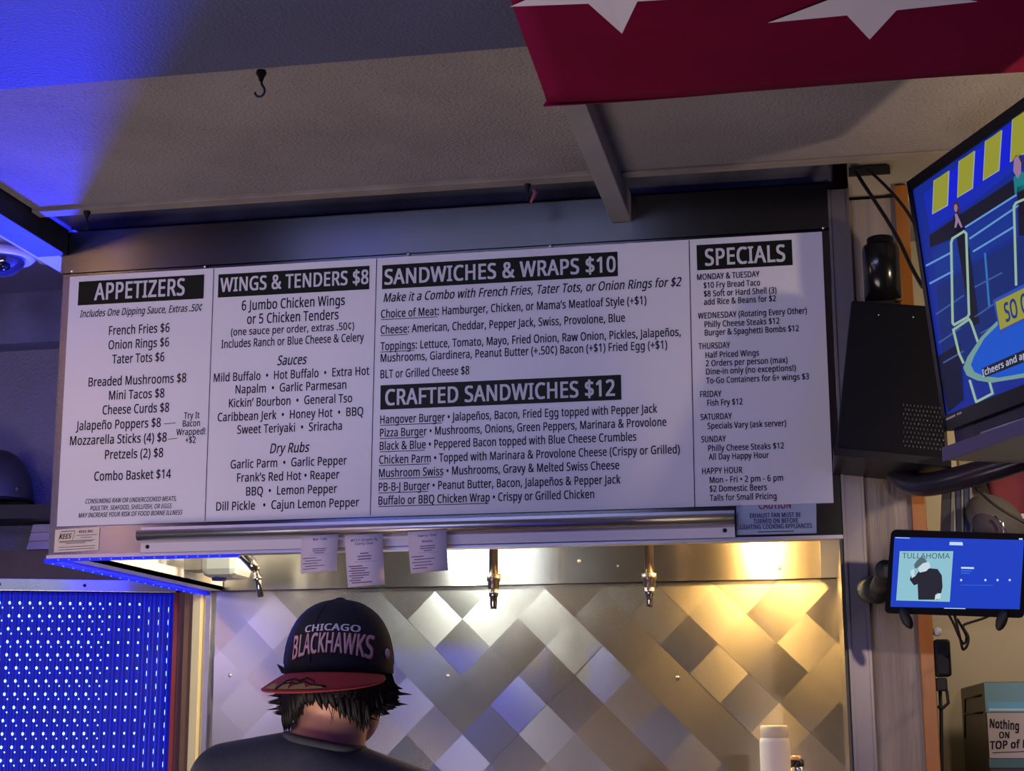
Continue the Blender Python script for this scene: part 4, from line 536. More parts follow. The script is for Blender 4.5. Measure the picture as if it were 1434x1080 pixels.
L2 = [('6 Jumbo Chicken Wings', 338.3, 434.4, 482.9, 427.5, 13.5, 0, 0), ('or 5 Chicken Tenders', 345.8, 453.6, 474, 447.4, 13.5, 0, 0),
 ('(one sauce per order, extras .50¢)', 323.2, 469.7, 495.9, 462, 10, 0, 0), ('Includes Ranch or Blue Cheese & Celery', 309.8, 486.8, 509.6, 478.5, 11, 0, 0),
 ('Sauces', 388, 511.5, 429.8, 509.8, 13, 1, 0), ('Mild Buffalo  •  Hot Buffalo  •  Extra Hot', 299.2, 534, 517.1, 526, 11.5, 0, 0), ('Napalm  •  Garlic Parmesan', 329.7, 550.9, 484.9, 545, 11.5, 0, 0),
 ('Kickin’ Bourbon  •  General Tso', 320.4, 570, 493.2, 564, 11.5, 0, 0), ('Caribbean Jerk  •  Honey Hot  •  BBQ', 304.7, 589.6, 508.6, 582.8, 11.5, 0, 0), ('Sweet Teriyaki  •  Sriracha', 332, 607.4, 478.8, 602.3, 11.5, 0, 0),
 ('Dry Rubs', 377.7, 634.8, 433.5, 633, 13, 1, 0), ('Garlic Parm  •  Garlic Pepper', 322.8, 656.4, 485.6, 650.6, 11.5, 0, 0), ('Frank’s Red Hot • Reaper', 331.7, 675.3, 475.3, 670, 11.5, 0, 0),
 ('BBQ  •  Lemon Pepper', 344.4, 694.5, 471.9, 690, 11.5, 0, 0), ('Dill Pickle   •  Cajun Lemon Pepper', 302.6, 715.4, 502.8, 709.3, 11.5, 0, 0)]
L3 = [('Make it a Combo with French Fries, Tater Tots, or Onion Rings for $2', 536.9, 423.4, 954.6, 400.5, 12.5, 1, 0),
 ('Choice of Meat: Hamburger, Chicken, or Mama’s Meatloaf Style (+$1)', 533.4, 444.5, 905.3, 426.9, 11.5, 0, 614.3), ('Cheese: American, Cheddar, Pepper Jack, Swiss, Provolone, Blue', 533, 467.4, 875.4, 450.8, 11.5, 0, 572),
 ('Toppings: Lettuce, Tomato, Mayo, Fried Onion, Raw Onion, Pickles, Jalapeños,', 532.7, 490.2, 953.5, 470.9, 11.5, 0, 582.3), ('Mushrooms, Giardinera, Peanut Butter (+.50¢) Bacon (+$1) Fried Egg (+$1)', 533, 506, 934.5, 489.5, 11.5, 0, 0),
 ('BLT or Grilled Cheese $8', 532.7, 530, 657.2, 524.4, 11.5, 0, 0),
 ('Hangover Burger • Jalapeños, Bacon, Fried Egg topped with Pepper Jack', 532.3, 592.3, 920.4, 579, 11.5, 0, 621), ('Pizza Burger • Mushrooms, Onions, Green Peppers, Marinara & Provolone', 532, 610.9, 933.4, 597.6, 11.5, 0, 595.6),
 ('Black & Blue • Peppered Bacon topped with Blue Cheese Crumbles', 531.6, 629.6, 891.2, 618, 11.5, 0, 596.3), ('Chicken Parm • Topped with Marinara & Provolone Cheese (Crispy or Grilled)', 530.9, 648.6, 952.1, 636, 11.5, 0, 603.4),
 ('Mushroom Swiss • Mushrooms, Gravy & Melted Swiss Cheese', 530.6, 667.9, 867.3, 657.7, 11.5, 0, 621.3), ('PB-B-J Burger • Peanut Butter, Bacon, Jalapeños & Pepper Jack', 530.2, 687.3, 869, 677.8, 11.5, 0, 601),
 ('Buffalo or BBQ Chicken Wrap • Crispy or Grilled Chicken', 529.9, 706.6, 832.1, 698.2, 11.5, 0, 686)]
L4 = [('MONDAY & TUESDAY', 976.3, 392, 1063.8, 388, 8.6, 0, 0), ('$10 Fry Bread Taco', 985.4, 403.3, 1064.6, 400.4, 8.6, 0, 0), ('$8 Soft or Hard Shell (3)', 985.8, 415.2, 1087.5, 411, 8.6, 0, 0), ('add Rice & Beans for $2', 985.8, 426.7, 1086.7, 422.5, 8.6, 0, 0),
 ('WEDNESDAY (Rotating Every Other)', 977.5, 446.3, 1130, 439.5, 8.6, 0, 0), ('Philly Cheese Steaks $12', 986.7, 458, 1091.7, 454, 8.6, 0, 0), ('Burger & Spaghetti Bombs $12', 987, 469.8, 1118.8, 464.2, 8.6, 0, 0),
 ('THURSDAY', 978.3, 489, 1022.5, 487.3, 8.6, 0, 0), ('Half Priced Wings', 988, 501.3, 1063, 498.4, 8.6, 0, 0), ('2 Orders per person (max)', 988.3, 512.5, 1103, 508.8, 8.6, 0, 0), ('Dine-in only (no exceptions!)', 988.8, 524, 1114.6, 520, 8.6, 0, 0), ('To-Go Containers for 6+ wings $3', 989, 536.6, 1133, 532, 8.6, 0, 0),
 ('FRIDAY', 980.4, 556.5, 1010.4, 555.5, 8.6, 0, 0), ('Fish Fry $12', 990.4, 568.4, 1040, 566.6, 8.6, 0, 0), ('SATURDAY', 981, 588.3, 1025, 586.9, 8.6, 0, 0), ('Specials Vary (ask server)', 990.8, 600.4, 1101, 597.2, 8.6, 0, 0),
 ('SUNDAY', 982, 619.6, 1016.7, 618.5, 8.6, 0, 0), ('Philly Cheese Steaks $12', 991.7, 631.7, 1098, 628.8, 8.6, 0, 0), ('All Day Happy Hour', 992.5, 643.8, 1077, 641.7, 8.6, 0, 0),
 ('HAPPY HOUR', 983.3, 664, 1039.6, 662.5, 8.6, 0, 0), ('Mon - Fri • 2 pm - 6 pm', 993.8, 676.4, 1096.7, 673.6, 8.6, 0, 0), ('$2 Domestic Beers', 993.8, 688.8, 1074, 686.8, 8.6, 0, 0), ('Talls for Small Pricing', 994, 701.6, 1087.5, 699, 8.6, 0, 0)]
for k, L in enumerate((L1, L2, L3, L4)):
    mt = MB()
    for s, x0, y0, x1, y1, cap, it, un in L:
        a, b = line_pts(x0, y0, x1, y1); sc = (b-a).length/math.hypot(x1-x0, y1-y0)
        text_on(mt, s, a, b, cap*sc, ZUP, .012 if k < 3 else .014, .25 if it else 0)
        if un:
            e = a.lerp(b, (un-x0)/(x1-x0)); z = Vector((0, 0, -.0035)); h = Vector((0, 0, -.0016))
            mt.poly([a+z, e+z, e+z+h, a+z+h])
    if k == 0:
        for q in ((229.3, 594.3, 246, 592.9), (235.3, 615.7, 248.3, 614.4)):
            a, b = bp(*q[:2]), bp(*q[2:]); h = Vector((0, 0, .0014)); mt.poly([a, b, b+h, a+h])
    l = mt.build('menu_lettering', INK, board)
    l['label'] = ('appetizers list in dark lettering', 'wings, sauces and dry rubs list in dark lettering', 'sandwiches list in dark lettering', 'daily specials list in dark lettering')[k]

# ------------------------------------------------------------------ plates and labels on the hood
def plate_quad(pts, y, t): return MB().slab([at(a, b, 1, y) for a, b in pts], Vector((0, t, 0)))
kp = [(77.5, 742), (139.5, 738.5), (138, 770.5), (75.5, 774)]
kees = thing('maker_plate', 'small tan rating plate at the hood\'s lower left corner', 'label', at(108, 772, 1, -.002))
plate_quad(kp, -.002, .0015).build('plate', LABELM, kees)
def q_on(quad, y):
    A, B, C, D = [at(a, b, 1, y) for a, b in quad]
    return lambda u, v: (A*(1-u)+B*u)*(1-v) + (D*(1-u)+C*u)*v        # v runs downwards
K = q_on(kp, -.0026); mt = MB()
text_on(mt, 'KEES', K(.10, .42), K(.38, .42), .0115, ZUP, .02, .35)
text_on(mt, 'KEES INC.', K(.54, .20), K(.88, .20), .0055, ZUP, .02)
for u0, u1, v in ((.48, .95, .30), (.58, .84, .40), (.1, .9, .52), (.12, .85, .57), (.25, .7, .63), (.1, .92, .78), (.1, .9, .89)):
    mt.poly([K(u0, v), K(u1, v), K(u1, v+.02), K(u0, v+.02)])
for u0, v0, u1, v1 in ((.14, .10, .08, .50), (.45, .10, .40, .50), (.14, .10, .45, .10)):
    a, b = K(u0, v0), K(u1, v1); o = Vector((.0007, 0, .0007)); mt.poly([a-o, a+o, b+o, b-o])
mt.build('plate_lettering', INK, kees)
cp = [(1031, 706.5), (1143, 703.5), (1143.5, 747), (1031.5, 749.5)]
cau = thing('caution_label', 'blue-grey caution label half tucked under the menu board', 'label', at(1087, 748, 1, -.002))
plate_quad(cp, -.0012, .0008).build('plate', CAUTM, cau)
K = q_on(cp, -.0018); mt = MB(); mr = MB()
text_on(mr, 'CAUTION', K(.285, .17), K(.685, .17), .0150, ZUP, .02); mr.build('warning_word', CAUTR, cau)
for s, u0, u1, v, c in (('EXHAUST FAN MUST BE', .17, .81, .455, .0098), ('TURNED ON BEFORE', .215, .775, .64, .0098), ('LIGHTING COOKING APPLIANCES', .045, .945, .82, .0098)):
    text_on(mt, s, K(u0, v), K(u1, v), c, ZUP, .02)
mt.poly([K(.27, .90), K(.72, .90), K(.72, .93), K(.27, .93)])
mt.build('warning_lettering', CAUTI, cau)

# ------------------------------------------------------------------ ticket rail and tickets
ra = at(192, 751, 1, -.03); rb = at(1028, 725, 1, -.03); zr = (ra.z+rb.z)/2
rail = thing('ticket_rail', 'long aluminium ticket rail along the hood\'s lower edge', 'ticket rail', ((ra.x+rb.x)/2, -.02, 1.975))
MB().tube([(ra.x, -.026, zr), (rb.x, -.026, zr)], .0125, 16).build('grip_tube', ALU, rail)
MB().box((ra.x+.004, -.016, 1.979), (rb.x, -.0105, zr+.006)).build('back_plate', ALUP, rail)
MB().box((ra.x+.004, -.018, zr+.010), (rb.x, -.0105, zr+.020)).build('top_flange', ALU, rail)
for px, py in ((206.5, 766), (1015, 743)):
    p = at(px, py, 1, -.016); MB().lathe((p.x, -.016, p.z), [(.0048, 0), (.004, .003), (.0001, .0035)], (0, -1, 0), 12).build('screw', BLACKP, rail)
TK = [((423, 751), (474, 748), (472.5, 800), (422, 804), 'short order ticket on the rail, nearest the left end', ('Bar Tab',), (.10,)),
      ((483, 750), (536, 747), (539.5, 819), (488, 823), 'longest order ticket on the rail, between two shorter ones', ('#C17 Queen AJ', 'Carry Out'), (.09, .16)),
      ((571, 745), (625, 742), (628, 799), (576, 804), 'order ticket on the rail nearest the hanging pipe, tilted slightly', ('Carry Out', 'Kevin'), (.10, .24))]
for i, (a, b, c, d_, lab, words, vs) in enumerate(TK):
    y = -.0395
    tk = thing('order_ticket', lab, 'ticket', at((c[0]+d_[0])/2, (c[1]+d_[1])/2, 1, y), 'order tickets in the rail')
    A, B, C_, D = [at(*p, 1, y) for p in (a, b, c, d_)]
    n = 8; mb = MB(); rows = []
    for k in range(n+1):
        t = k/n; w = Vector((0, -.004*math.sin(t*math.pi*.9)-.003*t, 0)); rows.append([A.lerp(D, t)+w, B.lerp(C_, t)+w])
    mb.loft(rows, closed=False, caps=False); po = mb.build('paper', PAPER, tk)
    so = po.modifiers.new('t', 'SOLIDIFY'); so.thickness = .0003
    mt = MB()
    def pt(u, v):
        w = Vector((0, -.004*math.sin(v*math.pi*.9)-.003*v-.0006, 0)); return A.lerp(B, u).lerp(D.lerp(C_, u), v)+w
    for s, v in zip(words, vs): text_on(mt, s, pt(.5-.027*len(s), v+.04), pt(.5+.027*len(s), v+.04), .0052, (pt(.5, 0)-pt(.5, .1)).normalized(), .02)
    rt = random.Random(i)
    for k in range(3): v = .36+k*.055; w = rt.uniform(.1, .2); mt.poly([pt(.5-w, v), pt(.5+w, v), pt(.5+w, v+.022), pt(.5-w, v+.022)])
    mt.poly([pt(.22, .53), pt(.8, .53), pt(.8, .535), pt(.22, .535)])
    for k in range(5 if i != 1 else 8):
        v = .60+k*(.07 if i != 1 else .045); u0 = .06+.06*(k % 2); w = rt.uniform(.3, .6); mt.poly([pt(u0, v), pt(u0+w, v), pt(u0+w, v+.02), pt(u0, v+.02)])
    mt.build('ticket_print', TINK, tk)

# ------------------------------------------------------------------ things under the hood
def nozzle(px, label, L):
    t = at(px, 762, 1, .5); zb = at(px, L, 1, .5).z
    o = thing('fire_nozzle', label, 'nozzle', (t.x, .5, zb), 'hood fire suppression nozzles')
    s = t.z
    H = s-zb
    MB().tube([(t.x, .5, 2.772), (t.x, .5, zb+H*.52)], .0118, 16).build('drop_pipe', BRASS, o)
    MB().lathe((t.x, .5, zb+H*.30), [(.011, 0), (.0155, .004), (.0155, H*.12), (.018, H*.13), (.0185, H*.23), (.012, H*.235)], n=16).build('coupling', BRASS, o)
    MB().lathe((t.x, .5, zb), [(.0001, 0), (.008, 0), (.0085, H*.05), (.0095, H*.06), (.0095, H*.18), (.0125, H*.19), (.0125, H*.30), (.010, H*.31)], n=16).build('spray_tip', CHROME, o)
nozzle(691, 'brass pipe nozzle hanging under the hood nearer the order tickets', 853)
nozzle(908, 'brass pipe nozzle hanging under the hood farther from the order tickets', 850)
y = .6
P = [at(a, b, 1, y) for a, b in ((330, 772), (342, 778), (352, 788), (358, 798), (361, 810), (365, 836))]
o = thing('fire_nozzle', 'chrome elbow nozzle angled down beside the drain cup under the hood', 'nozzle', P[-1], 'hood fire suppression nozzles')
MB().tube([(P[0].x, y, 2.772), P[0]+Vector((0, 0, .03)), P[0]], .011, 14).build('drop_pipe', BRASS, o)
MB().tube(P[:4], [.013, .015, .0155, .0125], 16).build('elbow', CHROME, o)
MB().tube(P[3:], [.0095, .0085, .0085], 16).build('spray_tip', CHROME, o)
MB().lathe(P[4], [(.0085, -.006), (.0125, -.005), (.0125, .006), (.0085, .007)], (P[5]-P[4]), 16).build('collar', CHROME, o)
gc = at(316, 789, 1, .72)
o = thing('drain_cup', 'rounded grey drain cup mounted inside the hood\'s left rim', 'drain cup', (gc.x, .72, gc.z-.045))
MB().box((gc.x-.055, .66, gc.z-.042), (gc.x+.055, .80, gc.z+.06)).build('cup_body', mat('cup_plastic', (.42, .44, .42, 1), .4), o, bevel=.022)
MB().box((.050, .68, gc.z-.02), (gc.x-.055, .78, gc.z+.03)).build('bracket', STEELD, o)
MB().lathe((gc.x-.01, .70, gc.z-.050), [(.0001, 0), (.02, 0), (.022, .012)], n=16).build('drain_plug', mat('blue_plug', (.03, .04, .25, 1), .4), o)
# blue LED strip round the left rim
mb = MB().box((HX0-.006, -.0085, HZ0-.012), (HX0+.020, .985, HZ0-.0025)).box((HX0+.020, -.0085, HZ0-.008), (.46, .010, HZ0-.0025))
ls = mb.build('led_strip', LEDS); tag(ls, 'glowing blue LED strip under the hood\'s lower left rim', 'light strip')
mb = MB()
for k in range(18): mb.ball((HX0+.008, .01+k*.055, HZ0-.0125), .0024, 8)
for k in range(16): mb.ball((HX0+.03+k*.027, -.0085, HZ0-.0055), .0018, 8)
e = mb.build('led_chips', glow('blue_led_chip', (.10, .22, 1.0, 1), 1.6), ls); e['kind'] = 'stuff'

# ------------------------------------------------------------------ blue LED window on the left
wr = Vector((-.100, .985, 0)); ang = math.radians(24); wdir = Vector((-math.cos(ang), -math.sin(ang), 0)); wn = Vector((math.sin(ang), -math.cos(ang), 0))
WZ1 = 1.970; WZ0 = 1.0; WL = .72
led = thing('led_window', 'glowing blue LED panel behind clear corrugated plastic, left of the cook', 'light panel', wr+wdir*.36+Vector((0, 0, WZ0)))
def wp(s, t, dpt): q = wr + wdir*s + wn*dpt; return Vector((q.x, q.y, t))
MB().hexa([wp(0, WZ0, -.03), wp(WL, WZ0, -.03), wp(WL, WZ0, -.022), wp(0, WZ0, -.022)], [wp(0, WZ1, -.03), wp(WL, WZ1, -.03), wp(WL, WZ1, -.022), wp(0, WZ1, -.022)]).build('led_board', LEDB, led)
mb = MB(); r_ = random.Random(5)
pitch = .0285
for k in range(24):
    for j in range(25):
        s = .100+k*pitch; z = WZ1-.035-j*.0375
        if s > WL-.01 or z < WZ0+.01: continue
        big = .0050 if k > 4 else .0040
        p = wp(s, z, -.020); mb.ball(p, (big*.75, big*.75, big), 8)
        if k > 3: p = wp(s-.009, z-.014, -.020); mb.ball(p, (.0025, .0025, .0030), 6)  # smaller offset dot drawn as the LED's refracted second image
for k in range(3):  # stretched dots draw the LED light smeared along the end ribs
    s = .015+k*pitch
    for j in range(25): mb.ball(wp(s, WZ1-.05-j*.0375, -.020), (.0010, .0010, .009), 6)
e = mb.build('led_dots_and_refractions', LEDD, led); e['kind'] = 'stuff'
mb = MB()  # glowing strips stand in for LED light refracted by the ribs
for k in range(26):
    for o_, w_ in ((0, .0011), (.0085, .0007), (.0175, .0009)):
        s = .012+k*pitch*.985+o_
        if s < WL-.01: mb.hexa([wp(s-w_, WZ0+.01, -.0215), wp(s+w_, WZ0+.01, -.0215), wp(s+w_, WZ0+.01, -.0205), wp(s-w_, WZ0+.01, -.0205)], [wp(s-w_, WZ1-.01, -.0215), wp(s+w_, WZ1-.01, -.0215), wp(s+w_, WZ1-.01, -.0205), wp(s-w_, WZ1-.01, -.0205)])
e = mb.build('painted_refraction_streaks', glow('refraction_streak_blue', (.004, .03, 1.0, 1), .95), led); e['kind'] = 'stuff'
N = int(WL/pitch*10); top = []; bot = []
for k in range(N+1):
    s = WL*k/N; dd = .006*math.cos(2*math.pi*s/pitch); top.append(wp(s, WZ1, dd)); bot.append(wp(s, WZ0, dd))
MB().loft([top, bot], closed=False, caps=False).build('corrugated_sheet', CORR, led)
MB().hexa([wp(-.004, WZ1-.002, -.03), wp(WL, WZ1-.002, -.03), wp(WL, WZ1-.002, .012), wp(-.004, WZ1-.002, .012)], [wp(-.004, WZ1+.034, -.03), wp(WL, WZ1+.034, -.03), wp(WL, WZ1+.034, .012), wp(-.004, WZ1+.034, .012)]).build('top_channel', STEEL, led, bevel=.002)
MB().hexa([wp(-.012, WZ0, -.03), wp(0, WZ0, -.03), wp(0, WZ0, .008), wp(-.012, WZ0, .008)], [wp(-.012, WZ1, -.03), wp(0, WZ1, -.03), wp(0, WZ1, .008), wp(-.012, WZ1, .008)]).build('side_edge', mat('red_edge', (.16, .02, .02, 1), .4), led)
for s in (.005, .26, .50): 
    p = wp(s, WZ1+.016, .012); MB().lathe(p, [(.005, 0), (.004, .003), (.0001, .0035)], wn, 12).build('screw', BLACKP, led)
sbox('trim_27', (-2.2, .72, 0), (-.10, 1.0, .99), MAROON)

# ------------------------------------------------------------------ left wall: shelf, dome cap, camera
sh = MB().hexa([(-1.6, .86, 2.205), (-.20, .95, 2.195), (-.12, 1.10, 2.195), (-1.6, 1.10, 2.205)], [(-1.6, .86, 2.255), (-.20, .95, 2.235), (-.12, 1.10, 2.235), (-1.6, 1.10, 2.255)]).build('wall_shelf', BLACKW)
tag(sh, 'black shelf board on the grey wall left of the hood', 'shelf')
hc = Vector((-.69, .99, 2.2565))
o = thing('helmet', 'dark grey rounded helmet on the black shelf at the left edge', 'helmet', hc)
prof = [(.0001, .165)]+[(.105*math.sin(math.radians(a)), .012+.153*math.cos(math.radians(a))) for a in range(8, 91, 8)]+[(.105, .0), (.098, 0)]
MB().lathe(hc, prof, n=32).build('shell', HELM, o)
MB().lathe(hc+Vector((.088, -.050, .035)), [(.008, 0), (.008, .004), (.0001, .005)], (.85, -.5, .2), 14).build('rivet', mat('rivet_grey', (.14, .13, .12, 1), .35, .6), o)
mb = MB()
for a in range(0, 180, 12): pass
mb.lathe(hc, [(.098, 0), (.110, 0), (.110, .006), (.104, .008)], n=32).build('rim', BLACKP, o)
cc = at(3, 372, 2, ZT-.12)
o = thing('security_camera', 'white dome security camera on the blue-lit ceiling', 'security camera', (cc.x, cc.y, ZT-.17))
MB().lathe((cc.x, cc.y, ZT-.085), [(.075, -.0), (.078, .02), (.072, .085)], n=32).build('housing', GREYP, o)
MB().lathe((cc.x, cc.y, ZT-.085), [(.062, -.016), (.078, -.022), (.088, -.012), (.088, 0), (.075, .004)], n=32).build('ring', WHITEP, o)
MB().ball((cc.x, cc.y, ZT-.098), (.062, .062, .052), 24).build('dome', DOMEM, o)
MB().ball((cc.x+.02, cc.y-.030, ZT-.128), (.020, .020, .018), 16).build('lens', BLACKG, o)
a, b, c_ = at(50, 353, 2, ZT-.01), at(58, 365, 2, ZT-.02), at(72, 370, 2, ZT-.02); d_ = at(92, 381, 2, ZT-.02)
cw = MB().tube([a, b, c_, d_], [.012, .011, .005, .004], 10).build('ceiling_cable', mat('pale_cable', (.5, .5, .55, 1), .5)); tag(cw, 'pale cable end on the blue ceiling beside the dome camera', 'cable')

# ------------------------------------------------------------------ ceiling hooks
def hook(px, py, z, label, h):
    p = at(px, py, 2, z); o = thing('ceiling_hook', label, 'hook', (p.x, p.y, z-.06*h), 'black cup hooks on the ceiling battens')
    MB().lathe((p.x, p.y, z), [(.009*h, 0), (.010*h, -.006*h), (.006*h, -.013*h), (.004*h, -.02*h)], n=14).build('base', BLACKP, o)
    pts = [(p.x, p.y, z-.018*h), (p.x+.002*h, p.y, z-.028*h)]
    for a in range(60, 275, 20): pts.append((p.x-.002*h+.0095*h*math.cos(math.radians(a+180 if False else 90-a)), p.y, z-.040*h+.011*h*math.sin(math.radians(90-a))))
    MB().tube(pts, .0022*h, 8).build('hook_wire', BLACKP, o)
    return p
hook(366, 99, ZC-.012, 'black cup hook on the ceiling near the dark blue soffit', 1.0)
hook(122, 296, ZC-.010, 'black cup hook above the hood\'s left corner', .85)
p = hook(739, 258, ZC-.010, 'black cup hook near the right ceiling beam with a red tag', .75)
tg = MB().tube([p+Vector((.012, 0, -.012)), p+Vector((.018, 0, -.022)), p+Vector((.010, 0, -.036)), p+Vector((.006, 0, -.044))], [.003, .006, .004, .002], 8).build('ribbon', mat('faded_red_ribbon', (.25, .07, .08, 1), .7)); tag(tg, 'faded red ribbon knotted by the hook near the right beam', 'ribbon')

# ------------------------------------------------------------------ flag on the ceiling
FZ = 2.706
def fpt(px, py): return at(px, py, 2, FZ)
fl = thing('flag', 'crimson flag with white stars stretched flat under the ceiling', 'flag', (2.0, -1.2, FZ))
x0, x1, y0, y1 = 1.335, 3.0, -1.95, -.815
def fz(x, y): return FZ + .006*math.sin(x*5+y*3) - .010*max(0, math.sin((x-x0)*2.2)) - .004*math.sin(y*9)
g = []
for j in range(25):
    yy = y1+(y0-y1)*j/24
    g.append([Vector((x0+(.016*j/10 if j < 10 else .016)+(x1-x0)*i/40, yy+.05*(i/40), fz(x0+(x1-x0)*i/40, yy))) for i in range(41)])
fo = MB().loft(g, closed=False, caps=False).build('cloth', FLAGR, fl)
s_ = fo.modifiers.new('t', 'SOLIDIFY'); s_.thickness = .0015
hem = []
for k in range(6):
    row = []
    for i in range(41):
        u = i/40; p = g[0][i]; drop = .012*max(0, 1-u*3.2)+.003; a = math.pi*k/5*.9
        row.append(Vector((p.x-.010*math.sin(a)*max(0, 1-u*8), p.y+drop*.9*math.sin(a), p.z+.004-drop*.55*(1-math.cos(a))*.6)))
    hem.append(row)
ho = MB().loft(hem, closed=False, caps=False).build('hem', FLAGR, fl); s_ = ho.modifiers.new('t', 'SOLIDIFY'); s_.thickness = .0015
for tx, ty, ddx in ((871, 46, 0), (1218, 58, 0)):
    t = at(tx, ty, 2, FZ-.016); R = .173; c = Vector((t.x, t.y-R, 0)); pts = []
    for k in range(10):
        r = R if k % 2 == 0 else R*.382; a = math.pi/2+k*math.pi/5; x = c.x+r*math.cos(a); yy = c.y+r*math.sin(a)
        pts.append(Vector((x, yy, fz(x, yy)-.006)))
    cc_ = Vector((c.x, c.y, fz(c.x, c.y)-.006)); mb = MB()
    for k in range(10): mb.poly([cc_, pts[k], pts[(k+1) % 10]])
    mb.build('star', FLAGW, fl)

# ------------------------------------------------------------------ television on the right
ta = math.radians(23); th = Vector((-math.sin(ta), math.cos(ta), 0)); tn0 = Vector((-math.cos(ta), -math.sin(ta), 0)); tt = math.radians(5.5)
tu_ = Vector((0, 0, 1))*math.cos(tt)+tn0*math.sin(tt); tn = (tn0*math.cos(tt)-Vector((0, 0, 1))*math.sin(tt)).normalized()
TP = at(1272, 255, 1, -.40); _k = (TP-CAM).length/(at(1272, 255, 1, -.9)-CAM).length; TH, TW = .432*_k, .745*_k
def tvp(px, py, k=0): return on_plane(px, py, TP, tn) + tn*(.0003*k)
def tvl(s, t, dpt=0): return TP - th*s - tu_*t + tn*dpt               # s towards the camera, t downwards
tv = thing('television', 'wall television tilted down at the right, showing a blue game show', 'television', tvl(TW/2, TH, -.03))
def tvbox(s0, s1, t0, t1, d0, d1): return MB().hexa([tvl(s0, t0, d0), tvl(s1, t0, d0), tvl(s1, t1, d0), tvl(s0, t1, d0)], [tvl(s0, t0, d1), tvl(s1, t0, d1), tvl(s1, t1, d1), tvl(s0, t1, d1)])
tvbox(0, TW, 0, TH, -.035, -.0012).build('housing', BLACKG, tv, bevel=.004)
bz = .022
mb = MB()
for a in ((0, TW, 0, bz), (0, TW, TH-.030, TH), (0, .014, 0, TH), (TW-.014, TW, 0, TH)):
    q = tvbox(*a, -.0012, .004); mb.add(q.v, q.f)
mb.build('bezel', BLACKG, tv)
tvbox(.01, TW, TH-.001, TH+.040, -.10, -.010).build('lower_bar', mat('painted_purple_sheen', (.030, .024, .055, 1), .2), tv, bevel=.004)  # purple reflection is put into the bar's base colour
scr = MB().poly([tvl(.014, bz), tvl(TW-.014, bz), tvl(TW-.014, TH-.030), tvl(.014, TH-.030)]).build('screen', glow('tv_blue', lin(8, 40, 150), 1), tv)
def pic(name, polys, m, k):
    if len(polys) > 5:
        mb = MB()
        for P in polys: mb.poly([tvp(x, y, k) for x, y in P])
        return mb.build(name, m, scr)
    for P in polys: MB().poly([tvp(x, y, k) for x, y in P]).build(name, m, scr)
def strokes(L, w):
    out = []
    for pts in L:
        for (x0, y0), (x1, y1) in zip(pts, pts[1:]):
            l = math.hypot(x1-x0, y1-y0); nx, ny = -(y1-y0)/l*w/2, (x1-x0)/l*w/2; ex, ey = (x1-x0)/l*w*.3, (y1-y0)/l*w*.3
            out.append([(x0+nx-ex, y0+ny-ey), (x1+nx+ex, y1+ny+ey), (x1-nx+ex, y1-ny+ey), (x0-nx-ex, y0-ny-ey)])
    return out
pic('stage_wall', [[(1293, 272), (1434, 160), (1434, 228), (1345, 296), (1303, 325)]], glow('tv_bright_blue', lin(10, 42, 190), 1), 1)
pic('stage_wall', [[(1330, 241), (1342, 232), (1339, 288), (1328, 296)], [(1366, 212), (1379, 202), (1375, 258), (1364, 266)], [(1404, 182), (1418, 171), (1415, 230), (1401, 240)]], glow('tv_royal_blue', lin(8, 30, 225), 1), 2)
Y = [[(1309, 253), (1329, 239), (1327, 287), (1307, 299)], [(1344, 226), (1365, 211), (1362, 263), (1342, 276)], [(1381, 198), (1403, 182), (1399, 238), (1378, 252)], [(1419, 168), (1441, 152), (1438, 212), (1416, 226)]]
pic('stage_panel_edge', [[(a-1.2, b) for a, b in q[:1]]+[(q[1][0]+1.2, q[1][1]), (q[2][0]+1.2, q[2][1]+1), (q[3][0]-1.2, q[3][1]+1.5)] for q in Y], glow('tv_pale', lin(165, 180, 190), 1), 3)
pic('stage_panel', Y, glow('tv_yellow', lin(160, 160, 52), 1), 4)
pic('audience', [[(1302, 330), (1346, 300), (1425, 248), (1426, 270), (1352, 318), (1338, 332), (1303, 347)]], glow('tv_dark', lin(16, 16, 38), 1), 3)
pic('stage_line', strokes([[(1298, 372), (1334, 353)], [(1303, 397), (1335, 380)], [(1353, 318), (1424, 273)], [(1359, 334), (1427, 288)], [(1364, 352), (1420, 318)]], 2.6), glow('tv_line', lin(110, 160, 225), 1), 4)
pic('stage_floor', [[(1306, 352), (1420, 280), (1420, 330), (1312, 395)]], glow('tv_mid_blue', lin(8, 52, 150), 1), 2)
pic('stage_floor', [[(1312, 400), (1440, 325), (1440, 400), (1395, 450), (1350, 510), (1330, 560), (1322, 520)]], glow('tv_deep_blue', lin(6, 40, 118), 1), 2)
pic('stage_line', strokes([[(1316, 480), (1345, 460)], [(1322, 508), (1350, 492)], [(1366, 444), (1398, 422)], [(1374, 467), (1395, 455)], [(1312, 440), (1350, 414)], [(1366, 402), (1404, 382)]], 2.2), glow('tv_dim_line', lin(60, 95, 165), 1), 4)
pic('stage_line', strokes([[(1380, 355), (1386, 430)]], 3), glow('tv_beam', lin(45, 120, 200), 1), 3)
pic('stage_shadow', [[(1350, 350), (1358, 345), (1368, 450), (1360, 462)], [(1312, 500), (1345, 480), (1350, 560), (1328, 578)]], glow('tv_navy', lin(5, 12, 50), 1), 3)
